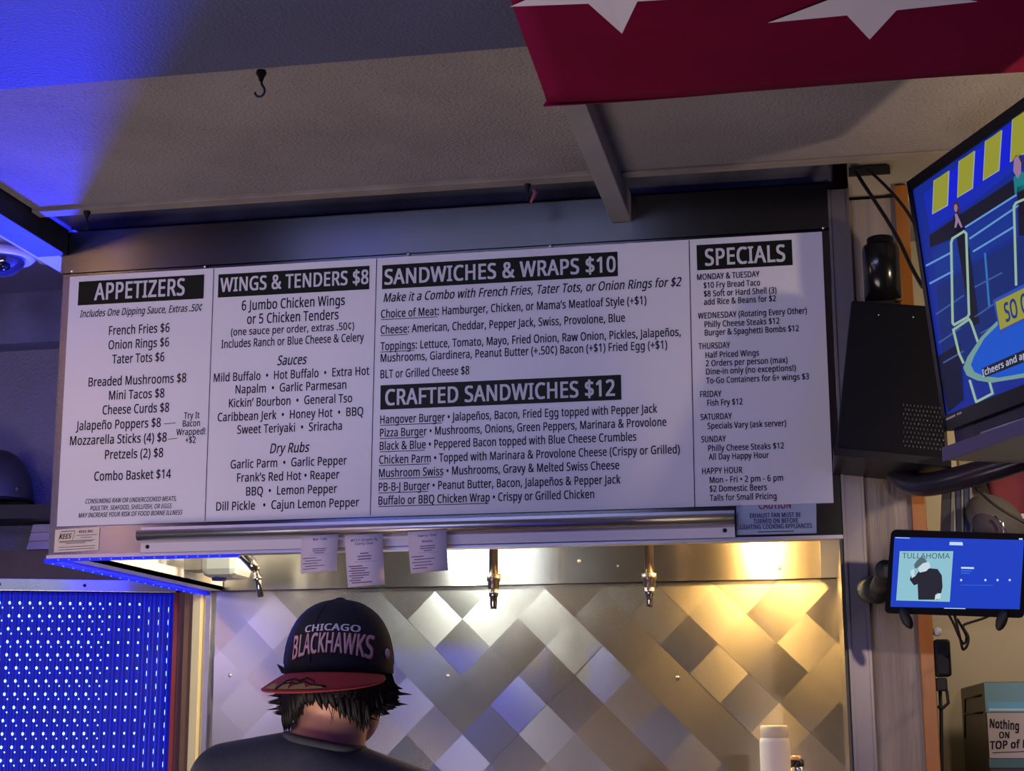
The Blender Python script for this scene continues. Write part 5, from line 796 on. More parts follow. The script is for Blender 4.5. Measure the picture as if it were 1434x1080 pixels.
for _path in ([[(1333, 340), (1335, 334), (1351, 324), (1354, 327), (1358, 440), (1356, 444), (1337, 455), (1335, 452), (1333, 340)], [(1336, 462), (1358, 447), (1361, 452), (1370, 478)], [(1336, 462), (1344, 495), (1350, 508)], [(1359, 533), (1368, 563), (1391, 551), (1387, 536)], [(1440, 277), (1424, 284), (1421, 289), (1424, 399)]]):
    mb = MB()
    for P in strokes([_path], 3.4): mb.poly([tvp(x, y, 5) for x, y in P])
    mb.build('podium_frame', glow('tv_mint', lin(160, 195, 175), 1), scr)
pic('contestant_clothes', [[(1335, 322), (1336, 302), (1341, 297), (1348, 302), (1352, 316), (1352, 326), (1340, 334)], [(1337, 306), (1347, 312), (1353, 326), (1362, 380), (1372, 452), (1365, 456), (1352, 405), (1343, 350)], [(1425, 262), (1440, 256), (1440, 330), (1428, 330)]], glow('tv_clothes', lin(10, 12, 34), 1), 4)
pic('contestant_hair', [[(1334.5, 290), (1336, 283), (1340, 281), (1344, 285), (1346, 298), (1343, 304), (1342, 296), (1337, 298)], [(1419, 224), (1424, 216), (1432, 217), (1434, 232), (1428, 238), (1420, 236)]], glow('tv_hair', lin(60, 40, 70), 1), 4)
pic('contestant', [[(1337.5, 287), (1340.5, 286), (1342, 290), (1341, 296), (1338.5, 297), (1337, 292)], [(1338, 300), (1341, 299), (1345, 308), (1349, 318), (1346.5, 319), (1342.5, 311), (1340, 319), (1337.5, 319), (1339, 308)]], glow('tv_lilac', lin(160, 125, 165), 1), 5)
pic('contestant', [[(1421, 222), (1427, 219), (1431, 228), (1431, 242), (1426, 250), (1420, 240)]], glow('tv_lilac', lin(175, 140, 185), 1), 5)
pic('contestant', [[(1420, 248), (1434, 240), (1440, 262), (1422, 272)]], glow('tv_teal', lin(20, 130, 140), 1), 4)
pic('logo_ring', [[(1397, 450), (1375, 472), (1356, 500), (1350, 515), (1355, 526), (1370, 533), (1390, 536), (1434, 529), (1470, 520), (1470, 420)]], glow('tv_mint_dim', lin(120, 165, 160), 1), 6)
pic('logo_disc', [[(1399, 455), (1380, 474), (1366, 498), (1361, 511), (1366, 521), (1380, 527), (1400, 529), (1434, 523), (1470, 513), (1470, 425)]], glow('tv_azure', lin(10, 88, 215), 1), 7)
pic('logo_frame', [[(1392, 420), (1445, 393), (1445, 446), (1402, 467)]], glow('tv_frame_blue', lin(40, 80, 190), 1), 8)
pic('logo_sign', [[(1396, 423), (1445, 399), (1445, 441), (1402.5, 462)]], glow('tv_yellow', lin(160, 160, 52), 1), 9)
pic('caption_box', [[(1377, 516), (1440, 488), (1442, 505), (1380, 529)]], glow('tv_black', lin(14, 20, 44), 1), 9)
def tvtext(name, s, p0, p1, q, m, k):
    mb = MB(); a, b = tvp(*p0, k), tvp(*p1, k); text_on(mb, s, a, b, (tvp(*q, k)-a).length, (tvp(*q, k)-a).normalized(), .02); mb.build(name, m, scr)
tvtext('logo_lettering', 'SO C', (1411, 451), (1442, 436), (1407, 426), glow('tv_letter_blue', lin(12, 52, 140), 1), 10)
tvtext('caption_lettering', '[cheers and ap', (1379, 526.5), (1440, 500.5), (1377.5, 518), glow('tv_white', lin(185, 190, 215), 1), 10)
mb = MB()
for x0, y0, x1, y1 in ((1328, 588, 1341, 582), (1343, 581, 1350, 578)):
    mb.poly([tvp(x0, y0-2, 16), tvp(x1, y1-2, 16), tvp(x1, y1+1, 16), tvp(x0, y0+1, 16)])
mb.build('bezel_badge', GREYP, tv)
# board under the television
sz = TP.z-TH-.048; e0 = at(1322, 636, 2, sz-.012)
shb = thing('television_shelf', 'grey board ledge directly under the television', 'shelf', e0+Vector((.2, -.2, -.012)))
e1 = e0 - th*.80; back = Vector((.20, .085, 0))
MB().hexa([e0+Vector((0, 0, -.012)), e1+Vector((0, 0, -.012)), e1+back+Vector((0, 0, -.012)), e0+back+Vector((0, 0, -.012))],
          [e0+Vector((0, 0, .010)), e1+Vector((0, 0, .010)), e1+back+Vector((0, 0, .010)), e0+back+Vector((0, 0, .010))]).build('board', mat('grey_board', (.17, .16, .14, 1), .5), shb)
MB().hexa([e0+tn0*.004+Vector((0, 0, -.014)), e1+tn0*.004+Vector((0, 0, -.014)), e1+Vector((0, 0, -.014)), e0+Vector((0, 0, -.014))],
          [e0+tn0*.004+Vector((0, 0, .012)), e1+tn0*.004+Vector((0, 0, .012)), e1+Vector((0, 0, .012)), e0+Vector((0, 0, .012))]).build('edge_strip', mat('purple_edge', (.06, .05, .13, 1), .3), shb)
rp0, rp1 = e0-th*.11+back*.10+Vector((0, 0, .018)), e0-th*.29+back*.10+Vector((0, 0, .018))
rm = MB().tube([rp0, rp0.lerp(rp1, .5), rp1], [.006, .005, .003], 10).build('cable_clip', WHITEP); tag(rm, 'thin white clip lying on the grey ledge under the television', 'clip')
# bent pipe
P = [at(1250, 655, 1, -.008), at(1254, 661, 1, -.04), at(1262, 667, 1, -.09), at(1277, 678, 1, -.14), at(1298, 680, 1, -.18), at(1330, 673, 1, -.23), at(1375, 661, 1, -.28), at(1434, 643, 1, -.33), at(1500, 622, 1, -.38)]
pp = []
for i in range(len(P)-1):
    for k in range(4): pp.append(P[i].lerp(P[i+1], k/4))
pp.append(P[-1])
for _ in range(4): pp = [pp[0]]+[(pp[i-1]+pp[i]*2+pp[i+1])/4 for i in range(1, len(pp)-1)]+[pp[-1]]
pi_ = MB().tube(pp, .0245, 24).build('bent_pipe', mat('black_gloss_pipe', (.03, .026, .04, 1), .25, .3)); tag(pi_, 'thick black bent pipe curving out from the wood panel below the speaker', 'pipe')

# ------------------------------------------------------------------ speaker
q0 = [at(1192, 420, 1, -.17), at(1315, 429, 1, -.17), at(1329, 646, 1, -.24), at(1170, 630, 1, -.24)]
q1 = [Vector((p.x, -.03, p.z)) for p in q0]
spk = thing('speaker', 'black wedge-shaped speaker mounted between menu board and television', 'speaker', (q0[3]+q0[2])/2)
MB().hexa(q0, q1).build('cabinet', BLACKP, spk, bevel=.006)
mb = MB(); A, B, C_, D = q0
for i in range(11):
    for j in range(10):
        u = .60+i*.034+(.017 if j % 2 else 0); v = .67+j*.029
        if u > .97: continue
        p = A.lerp(B, u).lerp(D.lerp(C_, u), v); mb.ball(p+Vector((0, -.001, 0)), (.0026, .0015, .0036), 6)
e = mb.build('grille_weave', mat('grille_plastic', (.03, .03, .04, 1), .25), spk); e['kind'] = 'stuff'
a, b = q0[3]+Vector((-.004, -.004, .004)), q0[2]+Vector((.004, -.004, .004)); c_, d_ = q1[2]+Vector((.004, .02, 0)), q1[3]+Vector((-.004, .02, 0))
z = Vector((0, 0, -.016)); MB().hexa([a+z, b+z, c_+z, d_+z], [a, b, c_, d_]).build('base_tray', mat('tray_black', (.012, .012, .014, 1), .4, spec=.25), spk)
for px, py in ((1231, 441), (1279, 444)):
    p = at(px, py, 1, -.177); MB().ball(p, (.0022, .0015, .0022), 8).build('screw', CHROME, spk)
pc = at(1237, 420, 1, -.10); pt_ = at(1236, 335, 1, -.10)
can = thing('mounting_canister', 'black cylinder with a stepped cap standing on top of the speaker', 'canister', (pc.x, -.10, pc.z-.004))
hh = pt_.z-pc.z
MB().lathe((pc.x, -.10, pc.z-.002), [(.0001, 0), (.040, 0), (.040, hh*.84), (.037, hh*.90), (.030, hh*.925)], n=32).build('body', BLACKG, can)
MB().lathe((pc.x, -.10, pc.z-.002+hh*.90), [(.029, 0), (.029, hh*.12), (.026, hh*.14), (.0001, hh*.14)], n=32).build('cap', BLACKP, can)
def cable(pts, r, name, label, m=BLACKR):
    q = [Vector(p) for p in pts]; out = []
    for i in range(len(q)-1):
        for k in range(5): out.append(q[i].lerp(q[i+1], k/5))
    out.append(q[-1])
    for _ in range(5): out = [out[0]]+[(out[i-1]+out[i]*2+out[i+1])/4 for i in range(1, len(out)-1)]+[out[-1]]
    return tag(MB().tube(out, r, 8).build(name, m), label, 'cable')
cable([at(1198, 240, 1, -.03), at(1212, 262, 1, -.07), at(1228, 286, 1, -.10), at(1245, 312, 1, -.14), at(1262, 342, 1, -.18), at(1275, 372, 1, -.26), at(1292, 402, 1, -.34)], .0042, 'power_cable', 'thick black cable running from the ceiling slot down past the black cylinder')
cable([at(1216, 238, 1, -.03), at(1236, 256, 1, -.08), at(1255, 276, 1, -.15), at(1272, 298, 1, -.26), at(1290, 330, 1, -.36)], .0035, 'power_cable', 'thin black cable running from the ceiling slot to the television corner')

# ------------------------------------------------------------------ tablet
TBP = at(1337, 800, 1, -.55); tbn = (CAM-TBP).normalized(); tbn = (tbn+Vector((-.06, 0, -.10))).normalized()
def tb(px, py, d_=0): return on_plane(px, py, TBP, tbn)+tbn*d_
tab = thing('tablet', 'tablet with a blue music screen in a clamp beside the wood panel', 'tablet', tb(1337, 862, -.006))
def rquad(q, r, n=5):
    out = []
    for i in range(4):
        p = Vector(q[i]); a = (Vector(q[i-1])-p); b = (Vector(q[(i+1) % 4])-p); a = a.normalized()*r; b = b.normalized()*r
        for k in range(n+1):
            t = k/n; out.append((p+a)*(1-t)**2+p*2*t*(1-t)+(p+b)*t*t)
    return out
Q = [(1248, 742), (1441, 748), (1434, 866), (1238.5, 859)]
MB().slab([tb(p.x, p.y, .0) for p in rquad([Vector((a, b, 0)) for a, b in Q], 8)], -tbn*.011).build('body', BLACKG, tab)
S = [(1252.5, 752), (1434, 756.5), (1428, 853.5), (1247, 850)]
sc_ = MB().poly([tb(x, y, .0003) for x, y in S]).build('screen', glow('tablet_blue', lin(0, 56, 190), 1), tab)
def tpic(name, polys, m, k):
    for P_ in polys: MB().poly([tb(x, y, .0003+.0002*k) for x, y in P_]).build(name, m, sc_)
TEALG = glow('tablet_teal', lin(138, 190, 205), 1)
tpic('cover_picture', [[(1260, 772), (1335, 772), (1330, 843), (1255, 841)]], TEALG, 1)
DK = glow('tablet_dark', lin(20, 24, 40), 1)
tpic('cover_figure', [[(1286, 801), (1294, 798), (1303, 796), (1313, 797), (1319, 806), (1320, 822), (1318, 831), (1312, 831), (1313, 840), (1286, 840), (1285, 818), (1280, 820), (1274, 812), (1276, 806), (1281, 808)]], DK, 2)
tpic('cover_figure', [[(1280, 791), (1285, 784), (1291, 780), (1296, 783), (1298, 787), (1290, 791), (1284, 796), (1281, 796)]], glow('tablet_grey', lin(80, 100, 115), 1), 2)
tpic('cover_figure', [[(1286, 796), (1292, 789), (1301, 787), (1303, 794), (1297, 800), (1288, 802)], [(1275, 800), (1280, 797), (1281, 807), (1277, 810)], [(1310, 833), (1318, 831), (1317, 838), (1309, 840)]], glow('tablet_pale', lin(195, 215, 225), 1), 3)
def ttext(name, s, p0, p1, cap, m, k=4):
    mb = MB(); a, b = tb(*p0, .0003+.0002*k), tb(*p1, .0003+.0002*k); u = (tb(p0[0]+.5, p0[1]-cap, .0003+.0002*k)-a)
    text_on(mb, s, a, b, u.length, u.normalized(), .0); mb.build(name, m, sc_)
ttext('cover_lettering', 'TULLAHOMA', (1263.5, 782), (1330, 782.5), 7.5, glow('tablet_ink', lin(40, 62, 70), 1))
WG = glow('tablet_white', lin(190, 215, 245), 1); DG = glow('tablet_dim', lin(45, 105, 215), 1)
tpic('screen_icon', [[(1330, 759), (1348, 759.5), (1348.5, 764), (1329.5, 763.5)], [(1346, 794), (1364, 794.5), (1364, 797), (1346, 796.5)], [(1254, 752.6), (1274, 753.2), (1274, 754.2), (1254, 753.6)], [(1427, 754), (1432, 754), (1432, 756), (1427, 756)], [(1322, 851.4), (1352, 852), (1352, 853), (1322, 852.4)]]+[[(x-1.3, 811), (x+1.3, 811), (x+1.3, 814), (x-1.3, 814)] for x in (1346, 1380, 1397, 1414)], WG, 2)
tpic('song_line', [[(1346, 798.5), (1361, 799), (1361, 800.5), (1346, 800)], [(1346, 802), (1358, 802.3), (1358, 803.6), (1346, 803.4)], [(1345, 819), (1391, 819.6), (1391, 820.4), (1345, 819.8)], [(1331, 757), (1347, 757.3), (1347, 758), (1331, 757.7)]], DG, 2)
for i, (px, py) in enumerate(((1269, 866), (1403, 868))):
    c = tb(px, py, .003); M = Matrix.Rotation(math.radians(-25 if i == 0 else 22), 3, 'Y'); MB().ball(c, (.010, .012, .021), 14, M).build('clamp_foot', BLACKR, tab)
J0 = at(1216, 826, 1, -.018); J1 = at(1228, 826, 1, -.20); J2 = at(1240, 800, 1, -.40); J3 = tb(1262, 800, -.02)
arm = MB().tube([J0, J0.lerp(J1, .5), J1], .026, 16); arm.ball(J1, .030, 16); arm.tube([J1, J2], .016, 14); arm.ball(J2, .022, 16); arm.tube([J2, J3], .014, 14)
arm.build('clamp_arm', BLACKR, tab)
cable([tb(1325, 858, -.02), at(1335, 872, 1, -.35), at(1342, 890, 1, -.25), at(1350, 905, 1, -.22), at(1355, 893, 1, -.22), at(1347, 878, 1, -.28), at(1341, 868, 1, -.32)], .0026, 'charging_cable', 'thin black cable looped below the tablet')
cable([tb(1336, 862, -.014), at(1340, 876, 1, -.35), at(1346, 900, 1, -.16), at(1348, 912, 1, -.12), at(1355, 905, 1, -.12), at(1357, 890, 1, -.12), at(1345, 876, 1, -.12), at(1362, 871, 1, -.12), at(1388, 863, 1, -.06), at(1392, 850, 1, -.012)], .0028, 'charging_cable', 'black cable bundle tied in a loop under the tablet\'s middle')
# adapter on the orange edge
ad = thing('power_adapter', 'black power adapter hanging on the right face of the orange wood edge', 'adapter', at(1316, 952, 1, -.01))
a = at(1308, 896, 1, 0); b = at(1325, 948, 1, 0)
MB().box((2.0245, -.02, b.z), (2.058, .03, a.z)).build('case', BLACKP, ad, bevel=.006)
MB().box((2.0245, -.015, b.z-.03), (2.048, .025, b.z-.002)).build('plug', BLACKR, ad, bevel=.004)
pts = [at(x, y_, 1, .0) for x, y_ in ((1318, 955), (1326, 968), (1328, 985), (1320, 992), (1313, 990))]
MB().tube(pts, .0035, 8).build('cord', BLACKR, ad)
pts = [at(x, y_, 1, .01) for x, y_ in ((1316, 955), (1318, 1000), (1319, 1080), (1321, 1200))]
MB().tube(pts, .004, 8).build('cord', BLACKR, ad)
hk = at(1312, 885, 1, .0)
MB().lathe((hk.x, -.005, hk.z), [(.0001, -.002), (.010, -.002), (.008, .004), (.0001, .005)], (0, -1, 0), 14).build('hook_ring', WHITEP, ad)

# ------------------------------------------------------------------ things hanging behind the tablet
for i, (xa, xb, xc, xd, mm, lab) in enumerate(((1321, 1338, 1336, 1318, mat('folder_black', (.02, .02, .025, 1), .5), 'black folder standing behind the tablet, nearest the orange wood edge'),
        (1338, 1349, 1349, 1340, mat('folder_navy', (.02, .03, .08, 1), .5), 'narrow navy folder with grey edge between two folders behind the tablet'),
        (1350, 1360, 1362, 1351, mat('folder_blue', (.025, .04, .12, 1), .5), 'blue folder behind the tablet beside the hanging grey cap'))):
    y = -.045
    A, B, C_, D = at(xa, 660, 1, y), at(xb, 660, 1, y), at(xc, 748, 1, y), at(xd, 748, 1, y)
    f = thing('folder', lab, 'folder', (C_+D)/2, 'folders behind the tablet')
    MB().slab([A, B, C_, D], Vector((0, .035, 0))).build('cover', mm, f)
    w = Vector((.0045, 0, 0)); MB().slab([A.lerp(B, .72), B, C_, D.lerp(C_, .72)], Vector((0, -.003, 0))).build('edge', mat('folder_grey', (.17, .18, .19, 1), .5), f)
gc = at(1394, 728, 1, -.10)
hat = thing('grey_cap', 'dark grey cap hanging behind the tablet beside the maroon cloth', 'cap', gc+Vector((0, 0, -.06)))
M = Matrix.Rotation(math.radians(38), 3, 'Y')
MB().ball(gc, (.066, .05, .046), 24, M).build('crown', mat('grey_cap_cloth', (.085, .080, .075, 1), .85), hat)
MB().ball(gc+Vector((-.014, -.026, -.018)), (.040, .030, .030), 20, M).build('lining', mat('cap_lining', (.045, .034, .045, 1), .8), hat)
bk = at(1400, 740, 1, -.165); MB().tube([bk+Vector((-.008, 0, .025)), bk+Vector((.006, -.004, .010)), bk+Vector((.008, -.004, -.008)), bk+Vector((.002, 0, -.02))], .0028, 8).build('buckle', CHROME, hat)
cable([at(1366, 682, 1, -.19), at(1385, 702, 1, -.20), at(1405, 716, 1, -.20), at(1440, 735, 1, -.20)], .003, 'thin_cord', 'thin black cord crossing in front of the grey cap and maroon cloth')
rows = []
for j in range(9):
    v = j/8; row = []
    for i in range(15):
        u = i/14; p = at(1372+u*150, 655, 1, -.03); q = at(1402+u*120, 745, 1, -.03); w = p.lerp(q, v)
        row.append(w+Vector((0, -.012*math.sin(u*13+v*2)-.012, 0)))
    rows.append(row)
mc = MB().loft(rows, closed=False, caps=False).build('maroon_cloth', mat('maroon_cloth', (.16, .025, .040, 1), .85)); tag(mc, 'maroon cloth with a pale hem hanging at the right edge behind the tablet', 'cloth')
s_ = mc.modifiers.new('t', 'SOLIDIFY'); s_.thickness = .002
A, B, C_, D = at(1416, 722, 1, -.06), at(1470, 714, 1, -.06), at(1470, 724, 1, -.06), at(1422, 727, 1, -.06)
MB().slab([A, B, C_, D], Vector((0, .002, 0))).build('pale_hem', FLAGW, mc)

# ------------------------------------------------------------------ cabinet with the handwritten sign, counter
BX, BY, BZ = at(1378, 955, 1, .25)
sbox('trim_28', (2.032, .10, 0), (3.6, .998, 1.20), COLOC)
bxx = thing('warming_cabinet', 'dark cabinet with teal top band and handwritten sign at the lower right', 'cabinet', (BX+.3, .6, 1.202))
MB().box((BX, .255, 1.202), (BX+.62, .92, BZ)).build('housing', mat('cabinet_grey', (.075, .068, .055, 1), .5, noise_scale=8, noise_amt=.2), bxx, bevel=.004)
def bxp(px, py, y=.2520): return at(px, py, 1, y)
z1 = bxp(1380, 998).z; MB().box((BX, .250, z1), (BX+.62, .2545, BZ-.002)).build('top_band', TEAL, bxx)
z0 = bxp(1382, 1062, .25).z; MB().box((BX+.002, .2485, z0), (BX+.62, .2545, z1-.001)).build('sign_paper', PAPERW, bxx)
zz = z0-.02; MB().box((BX, .250, zz-.001), (BX+.62, .2545, z0-.001)).build('trim_band', mat('teal_dark', (.05, .15, .15, 1), .4), bxx)
P_ = [at(x, y_, 1, .2485) for x, y_ in ((1383, 983), (1440, 983), (1440, 997), (1384, 997))]
MB().slab(P_, Vector((0, .001, 0))).build('blue_label', mat('label_blue', (.12, .42, .62, 1), .4), bxx)
P_ = [at(x, y_, 1, .2480) for x, y_ in ((1385, 992.5), (1438, 992.5), (1438, 995.5), (1385, 995.5))]
MB().slab(P_, Vector((0, .0005, 0))).build('label_stripe', mat('label_pale', (.5, .65, .72, 1), .4), bxx)
mt = MB()
for s, x0_, y0_, x1_, y1_, cap in (('Nothing', 1386, 1019, 1427, 1023, 11), ('ON', 1399, 1034, 1413.5, 1034, 8), ('TOP of H', 1386, 1049.5, 1440, 1047, 10)):
    text_on(mt, s, at(x0_, y0_, 1, .2478), at(x1_, y1_, 1, .2478), cap*.00171, Vector((.08, 0, 1)).normalized(), .030)
a, b = at(1390, 1055, 1, .2478), at(1440, 1053, 1, .2478); h = Vector((0, 0, .0016)); mt.poly([a, b, b+h, a+h])
mt.build('handwriting', INK, bxx)
for q in (((1352, 978), (1352, 1020)), ((1352, 978), (1374, 974)), ((1352, 1000), (1376, 998)), ((1352, 1020), (1352, 1034))):
    # seams pressed into the cabinet's left side
    v = []
    for px, py in q:
        d = FW*FPX+RT*(px-717)-UP*(py-540); v.append(CAM+d*((BX-.001-CAM.x)/d.x))
    MB().tube(v, .0028, 6).build('side_seam', BLACKP, bxx)

# shelf under the frame with bottle and grinder
sbox('trim_29', (1.20, .18, 1.36), (1.836, 1.0, 1.385), STEEL)
bc = at(1084, 1016, 1, .35)
bt = thing('squeeze_bottle', 'tall frosted white bottle with a straight cap at the lower right', 'bottle', (bc.x, .35, 1.385))
H = bc.z-1.385
MB().lathe((bc.x, .35, 1.385), [(.0001, 0), (.034, 0), (.0355, .006), (.0355, H-.040), (.034, H-.031), (.031, H-.028)], n=36).build('body', BOTTLE, bt)
MB().lathe((bc.x, .35, 1.385), [(.031, H-.029), (.0325, H-.028), (.0325, H-.003), (.030, H), (.0001, H)], n=36).build('cap', mat('bottle_cap', (.55, .47, .38, 1), .45), bt)
gc = at(1113, 1058, 1, .46)
gr = thing('spice_grinder', 'small black and steel grinder half hidden behind the frosted bottle', 'grinder', (gc.x, .46, 1.385)); H = gc.z-1.385
MB().lathe((gc.x, .46, 1.385), [(.0001, 0), (.022, 0), (.022, H-.030), (.020, H-.026)], n=24).build('body', CHROME, gr)
MB().lathe((gc.x, .46, 1.385+H-.026), [(.0215, 0), (.0215, .012), (.018, .016)], n=24).build('collar', BLACKG, gr)
MB().lathe((gc.x, .46, 1.385+H-.010), [(.0175, 0), (.0175, .009), (.0001, .010)], n=24).build('top', mat('copper_top', (.5, .30, .2, 1), .3, .8), gr)

# ------------------------------------------------------------------ the cook
HC = Vector((.934, -.745, 1.652)); FA = math.radians(-12)                # face turned to the right: +y rotated towards +x
fd = Vector((math.sin(-FA), math.cos(FA), 0)); fs = Vector((math.cos(FA), -math.sin(-FA), 0))
def hd(s, f, u): return HC + fs*s + fd*f + Vector((0, 0, u))              # sideways, forward (face), up
per = thing('person', 'cook seen from behind in charcoal T-shirt and backward black cap', 'person', (.91, -.76, 0))
def cone(mb, p0, r0, p1, r1, n=18): mb.tube([p0, p1], [r0, r1], n); mb.ball(p0, r0, n); mb.ball(p1, r1, n)
V = Vector
LS, RS = V((.735, -.76, 1.472)), V((1.092, -.76, 1.425))
LE, RE = V((.665, -.72, 1.19)), V((1.165, -.71, 1.15)); LW, RW = V((.74, -.50, 1.08)), V((1.09, -.48, 1.06))
b = MB(); R3 = Matrix.Rotation(-FA if False else FA, 3, 'Z')
b.ball(HC+V((0, 0, .008)), (.076, .094, .112), 24)
b.ball(hd(0, .040, -.052), (.056, .058, .062), 20)                         # jaw and face
b.ball(hd(0, .070, -.085), (.026, .024, .022), 14)                         # chin
cone(b, hd(0, .092, .020), .009, hd(0, .108, -.018), .014, 12)             # nose
b.ball(hd(0, .086, -.050), (.024, .012, .009), 12)                         # lips
cone(b, hd(-.036, .082, .030), .009, hd(.036, .082, .030), .009, 12)       # brow
for s in (-1, 1): b.ball(hd(.079*s, .005, -.018), (.012, .020, .034), 14)  # ears
cone(b, V((.904, -.772, 1.480)), .077, V((.926, -.754, 1.60)), .063, 24)
cone(b, V((.91, -.765, 1.47)), .060, LS, .058); cone(b, V((.925, -.765, 1.46)), .060, RS, .058)
b.ball(V((.912, -.765, 1.33)), (.165, .110, .17), 28); b.ball(V((.91, -.755, 1.10)), (.145, .10, .17), 28); b.ball(V((.91, -.755, .95)), (.165, .115, .12), 28)
for S_, E_, W_, sg in ((LS, LE, LW, -1), (RS, RE, RW, 1)):
    cone(b, S_, .056, E_, .042); cone(b, E_, .043, W_, .028)
    hdv = (W_-E_).normalized(); side_ = V((1, 0, 0)); pc_ = W_+hdv*.065
    b.ball(W_+hdv*.055, (.040, .050, .018), 16)
    for k, (o_, l_) in enumerate(((-.030, .062), (-.010, .078), (.011, .074), (.030, .058))):
        p0 = W_+hdv*.095+side_*o_; p1 = p0+hdv*l_*.5+V((0, 0, -.010)); p2 = p1+hdv*l_*.35+V((0, 0, -.026))
        cone(b, p0, .0092, p1, .0085, 10); cone(b, p1, .0085, p2, .0075, 10)
    t0 = W_+hdv*.035-side_*.034*sg; t1 = t0+hdv*.035-side_*.026*sg; t2 = t1+hdv*.032-side_*.004*sg; cone(b, t0, .012, t1, .0098, 10); cone(b, t1, .0098, t2, .0082, 10)
for s in (-1, 1):
    hp = V((.91+.085*s, -.755, .92)); kn = V((.91+.10*s, -.735, .49)); an = V((.91+.11*s, -.76, .09))
    cone(b, hp, .088, kn, .058); cone(b, kn, .056, an, .038); cone(b, an+V((0, -.02, -.045)), .040, an+V((0, .17, -.052)), .034)
body = b.build('body', SKIN, per); voxel(body, .0055, 3)
# clothes
b = MB()
cone(b, V((.905, -.775, 1.493)), .083, LS+V((0, 0, .003)), .075, 24); cone(b, V((.930, -.775, 1.478)), .078, RS+V((0, 0, .002)), .072, 24)
b.ball(V((.912, -.768, 1.33)), (.190, .132, .20), 32); b.ball(V((.91, -.757, 1.10)), (.172, .124, .20), 32); b.tube([V((.91, -.757, 1.12)), V((.91, -.757, .90))], .12, 24)
b.ball(V((.91, -.757, .97)), (.182, .132, .10), 32)
for S_, E_ in ((LS, LE), (RS, RE)): cone(b, S_, .074, S_.lerp(E_, .62), .062, 24)
sh = b.build('t_shirt', SHIRT, per); voxel(sh, .008, 5)
b = MB()
b.ball(V((.91, -.755, .93)), (.180, .130, .12), 28)
for s in (-1, 1):
    hp = V((.91+.085*s, -.755, .88)); kn = V((.91+.10*s, -.735, .49)); an = V((.91+.11*s, -.76, .11)); cone(b, hp, .098, kn, .072); cone(b, kn, .072, an, .060)
tr = b.build('trousers', PANTS, per); voxel(tr, .010, 4)
for s in (-1, 1):
    b = MB(); an = V((.91+.11*s, -.76, .05)); cone(b, an+V((0, -.04, 0)), .048, an+V((0, .18, -.008)), .040); b.ball(an+V((0, 0, .03)), .05, 16)
    so_ = b.build('shoe', BLACKR, per); voxel(so_, .008, 2)
    ey = MB().ball(hd(.032*s, .084, .008), .011, 14).build('eye', WHITEP, per); ey['label'] = 'white eye'
# collar ribbing of the shirt
cpts = []
for k in range(25):
    a = math.pi*2*k/24; x = .917+.070*math.cos(a); y = -.772+.066*math.sin(a); cpts.append(V((x, y, 1.546-.30*(x-.917)*.62+(.002 if y < -.77 else -.01))))
MB().tube(cpts, .0080, 10).build('collar', SHIRT, sh)
# cap: crown, brim, lettering
CC = V((.934, -.752, 1.672)); CA, CB, CH, CP = .0975, .110, .128, 2.35
def crown_r(z): return max(0., 1-abs(z/CH)**CP)**(1/CP)
prof = [CH*math.sin(math.radians(a)) for a in (0, 6, 12, 20, 28, 36, 44, 52, 60, 68, 75, 81, 86, 89)]
rings = [[CC+V((CA*crown_r(z)*math.cos(2*math.pi*k/48), CB*crown_r(z)*math.sin(2*math.pi*k/48), z)) for k in range(48)] for z in [-.004]+prof[1:]]
rings[0] = [CC+V((CA*math.cos(2*math.pi*k/48), CB*math.sin(2*math.pi*k/48), -.004)) for k in range(48)]
cap = MB().loft(rings).build('cap', CAPB, per); cap['label'] = 'black backward baseball cap'
MB().ball(CC+V((0, 0, CH)), (.011, .011, .005), 14).build('button', CAPB, cap)
mb = MB()
for k in range(6):
    a0 = math.radians(78+60*k); pts = []
    for z in prof[1:]:
        r = crown_r(z); pts.append(CC+V((CA*r*math.cos(a0)*1.004, CB*r*math.sin(a0)*1.004, z)))
    mb.tube(pts, .0011, 6)
mb.build('seam', CAPB, cap)
bdir = math.radians(-90-11); top = []; 
nb = 33; R_in, R_out = [], []
rows = [[] for _ in range(7)]
for i in range(nb):
    f = (i/(nb-1)*2-1)*math.radians(86); a = bdir+f
    pin = V((CA*math.cos(a), CB*math.sin(a), 0)); ext = .070*max(0, math.cos(f*.98))**.62
    od = V((math.cos(bdir)*.75+math.cos(a)*.45, math.sin(bdir)*.75+math.sin(a)*.45, 0)).normalized()
    for j in range(7):
        t = j/6; rows[j].append(CC+pin*(1-.02*(1-t))+od*ext*t+V((0, 0, -.003-.036*(t**1.15)*(ext/.070)-.004*(abs(f)/1.5)**2)))
br_ = MB().loft(rows, closed=False, caps=False).build('brim', CAPR, cap); s_ = br_.modifiers.new('t', 'SOLIDIFY'); s_.thickness = .003; s_.offset = -1
br_['label'] = 'red cap brim'
def brim_pt(u, t):   # u -1..1 across, t 0..1 outwards
    i = (u*.5+.5)*(nb-1); i0 = int(i); k = i-i0; j = t*6; j0 = min(5, int(j)); l = j-j0
    g = lambda a, b_: rows[b_][min(nb-1, a)]
    return g(i0, j0).lerp(g(i0+1, j0), k).lerp(g(i0, j0+1).lerp(g(i0+1, j0+1), k), l)+V((0, -.0012, .0016))
mb = MB(); mk = MB()
for u0, t0, u1, t1 in ((-.42, .70, -.22, .94), (-.25, .60, -.05, .93), (-.06, .72, .14, .93), (.10, .80, .30, .94)):
    mb.poly([brim_pt(u0, t1), brim_pt(u0+.05, t0), brim_pt(u1-.06, t0-.04), brim_pt(u1, t1)])
mb.build('brim_emblem', CAPY, cap)
zig = [(-.20, .92), (-.16, .55), (-.08, .46), (0, .56), (.06, .42), (.16, .58), (.20, .78), (.32, .86)]
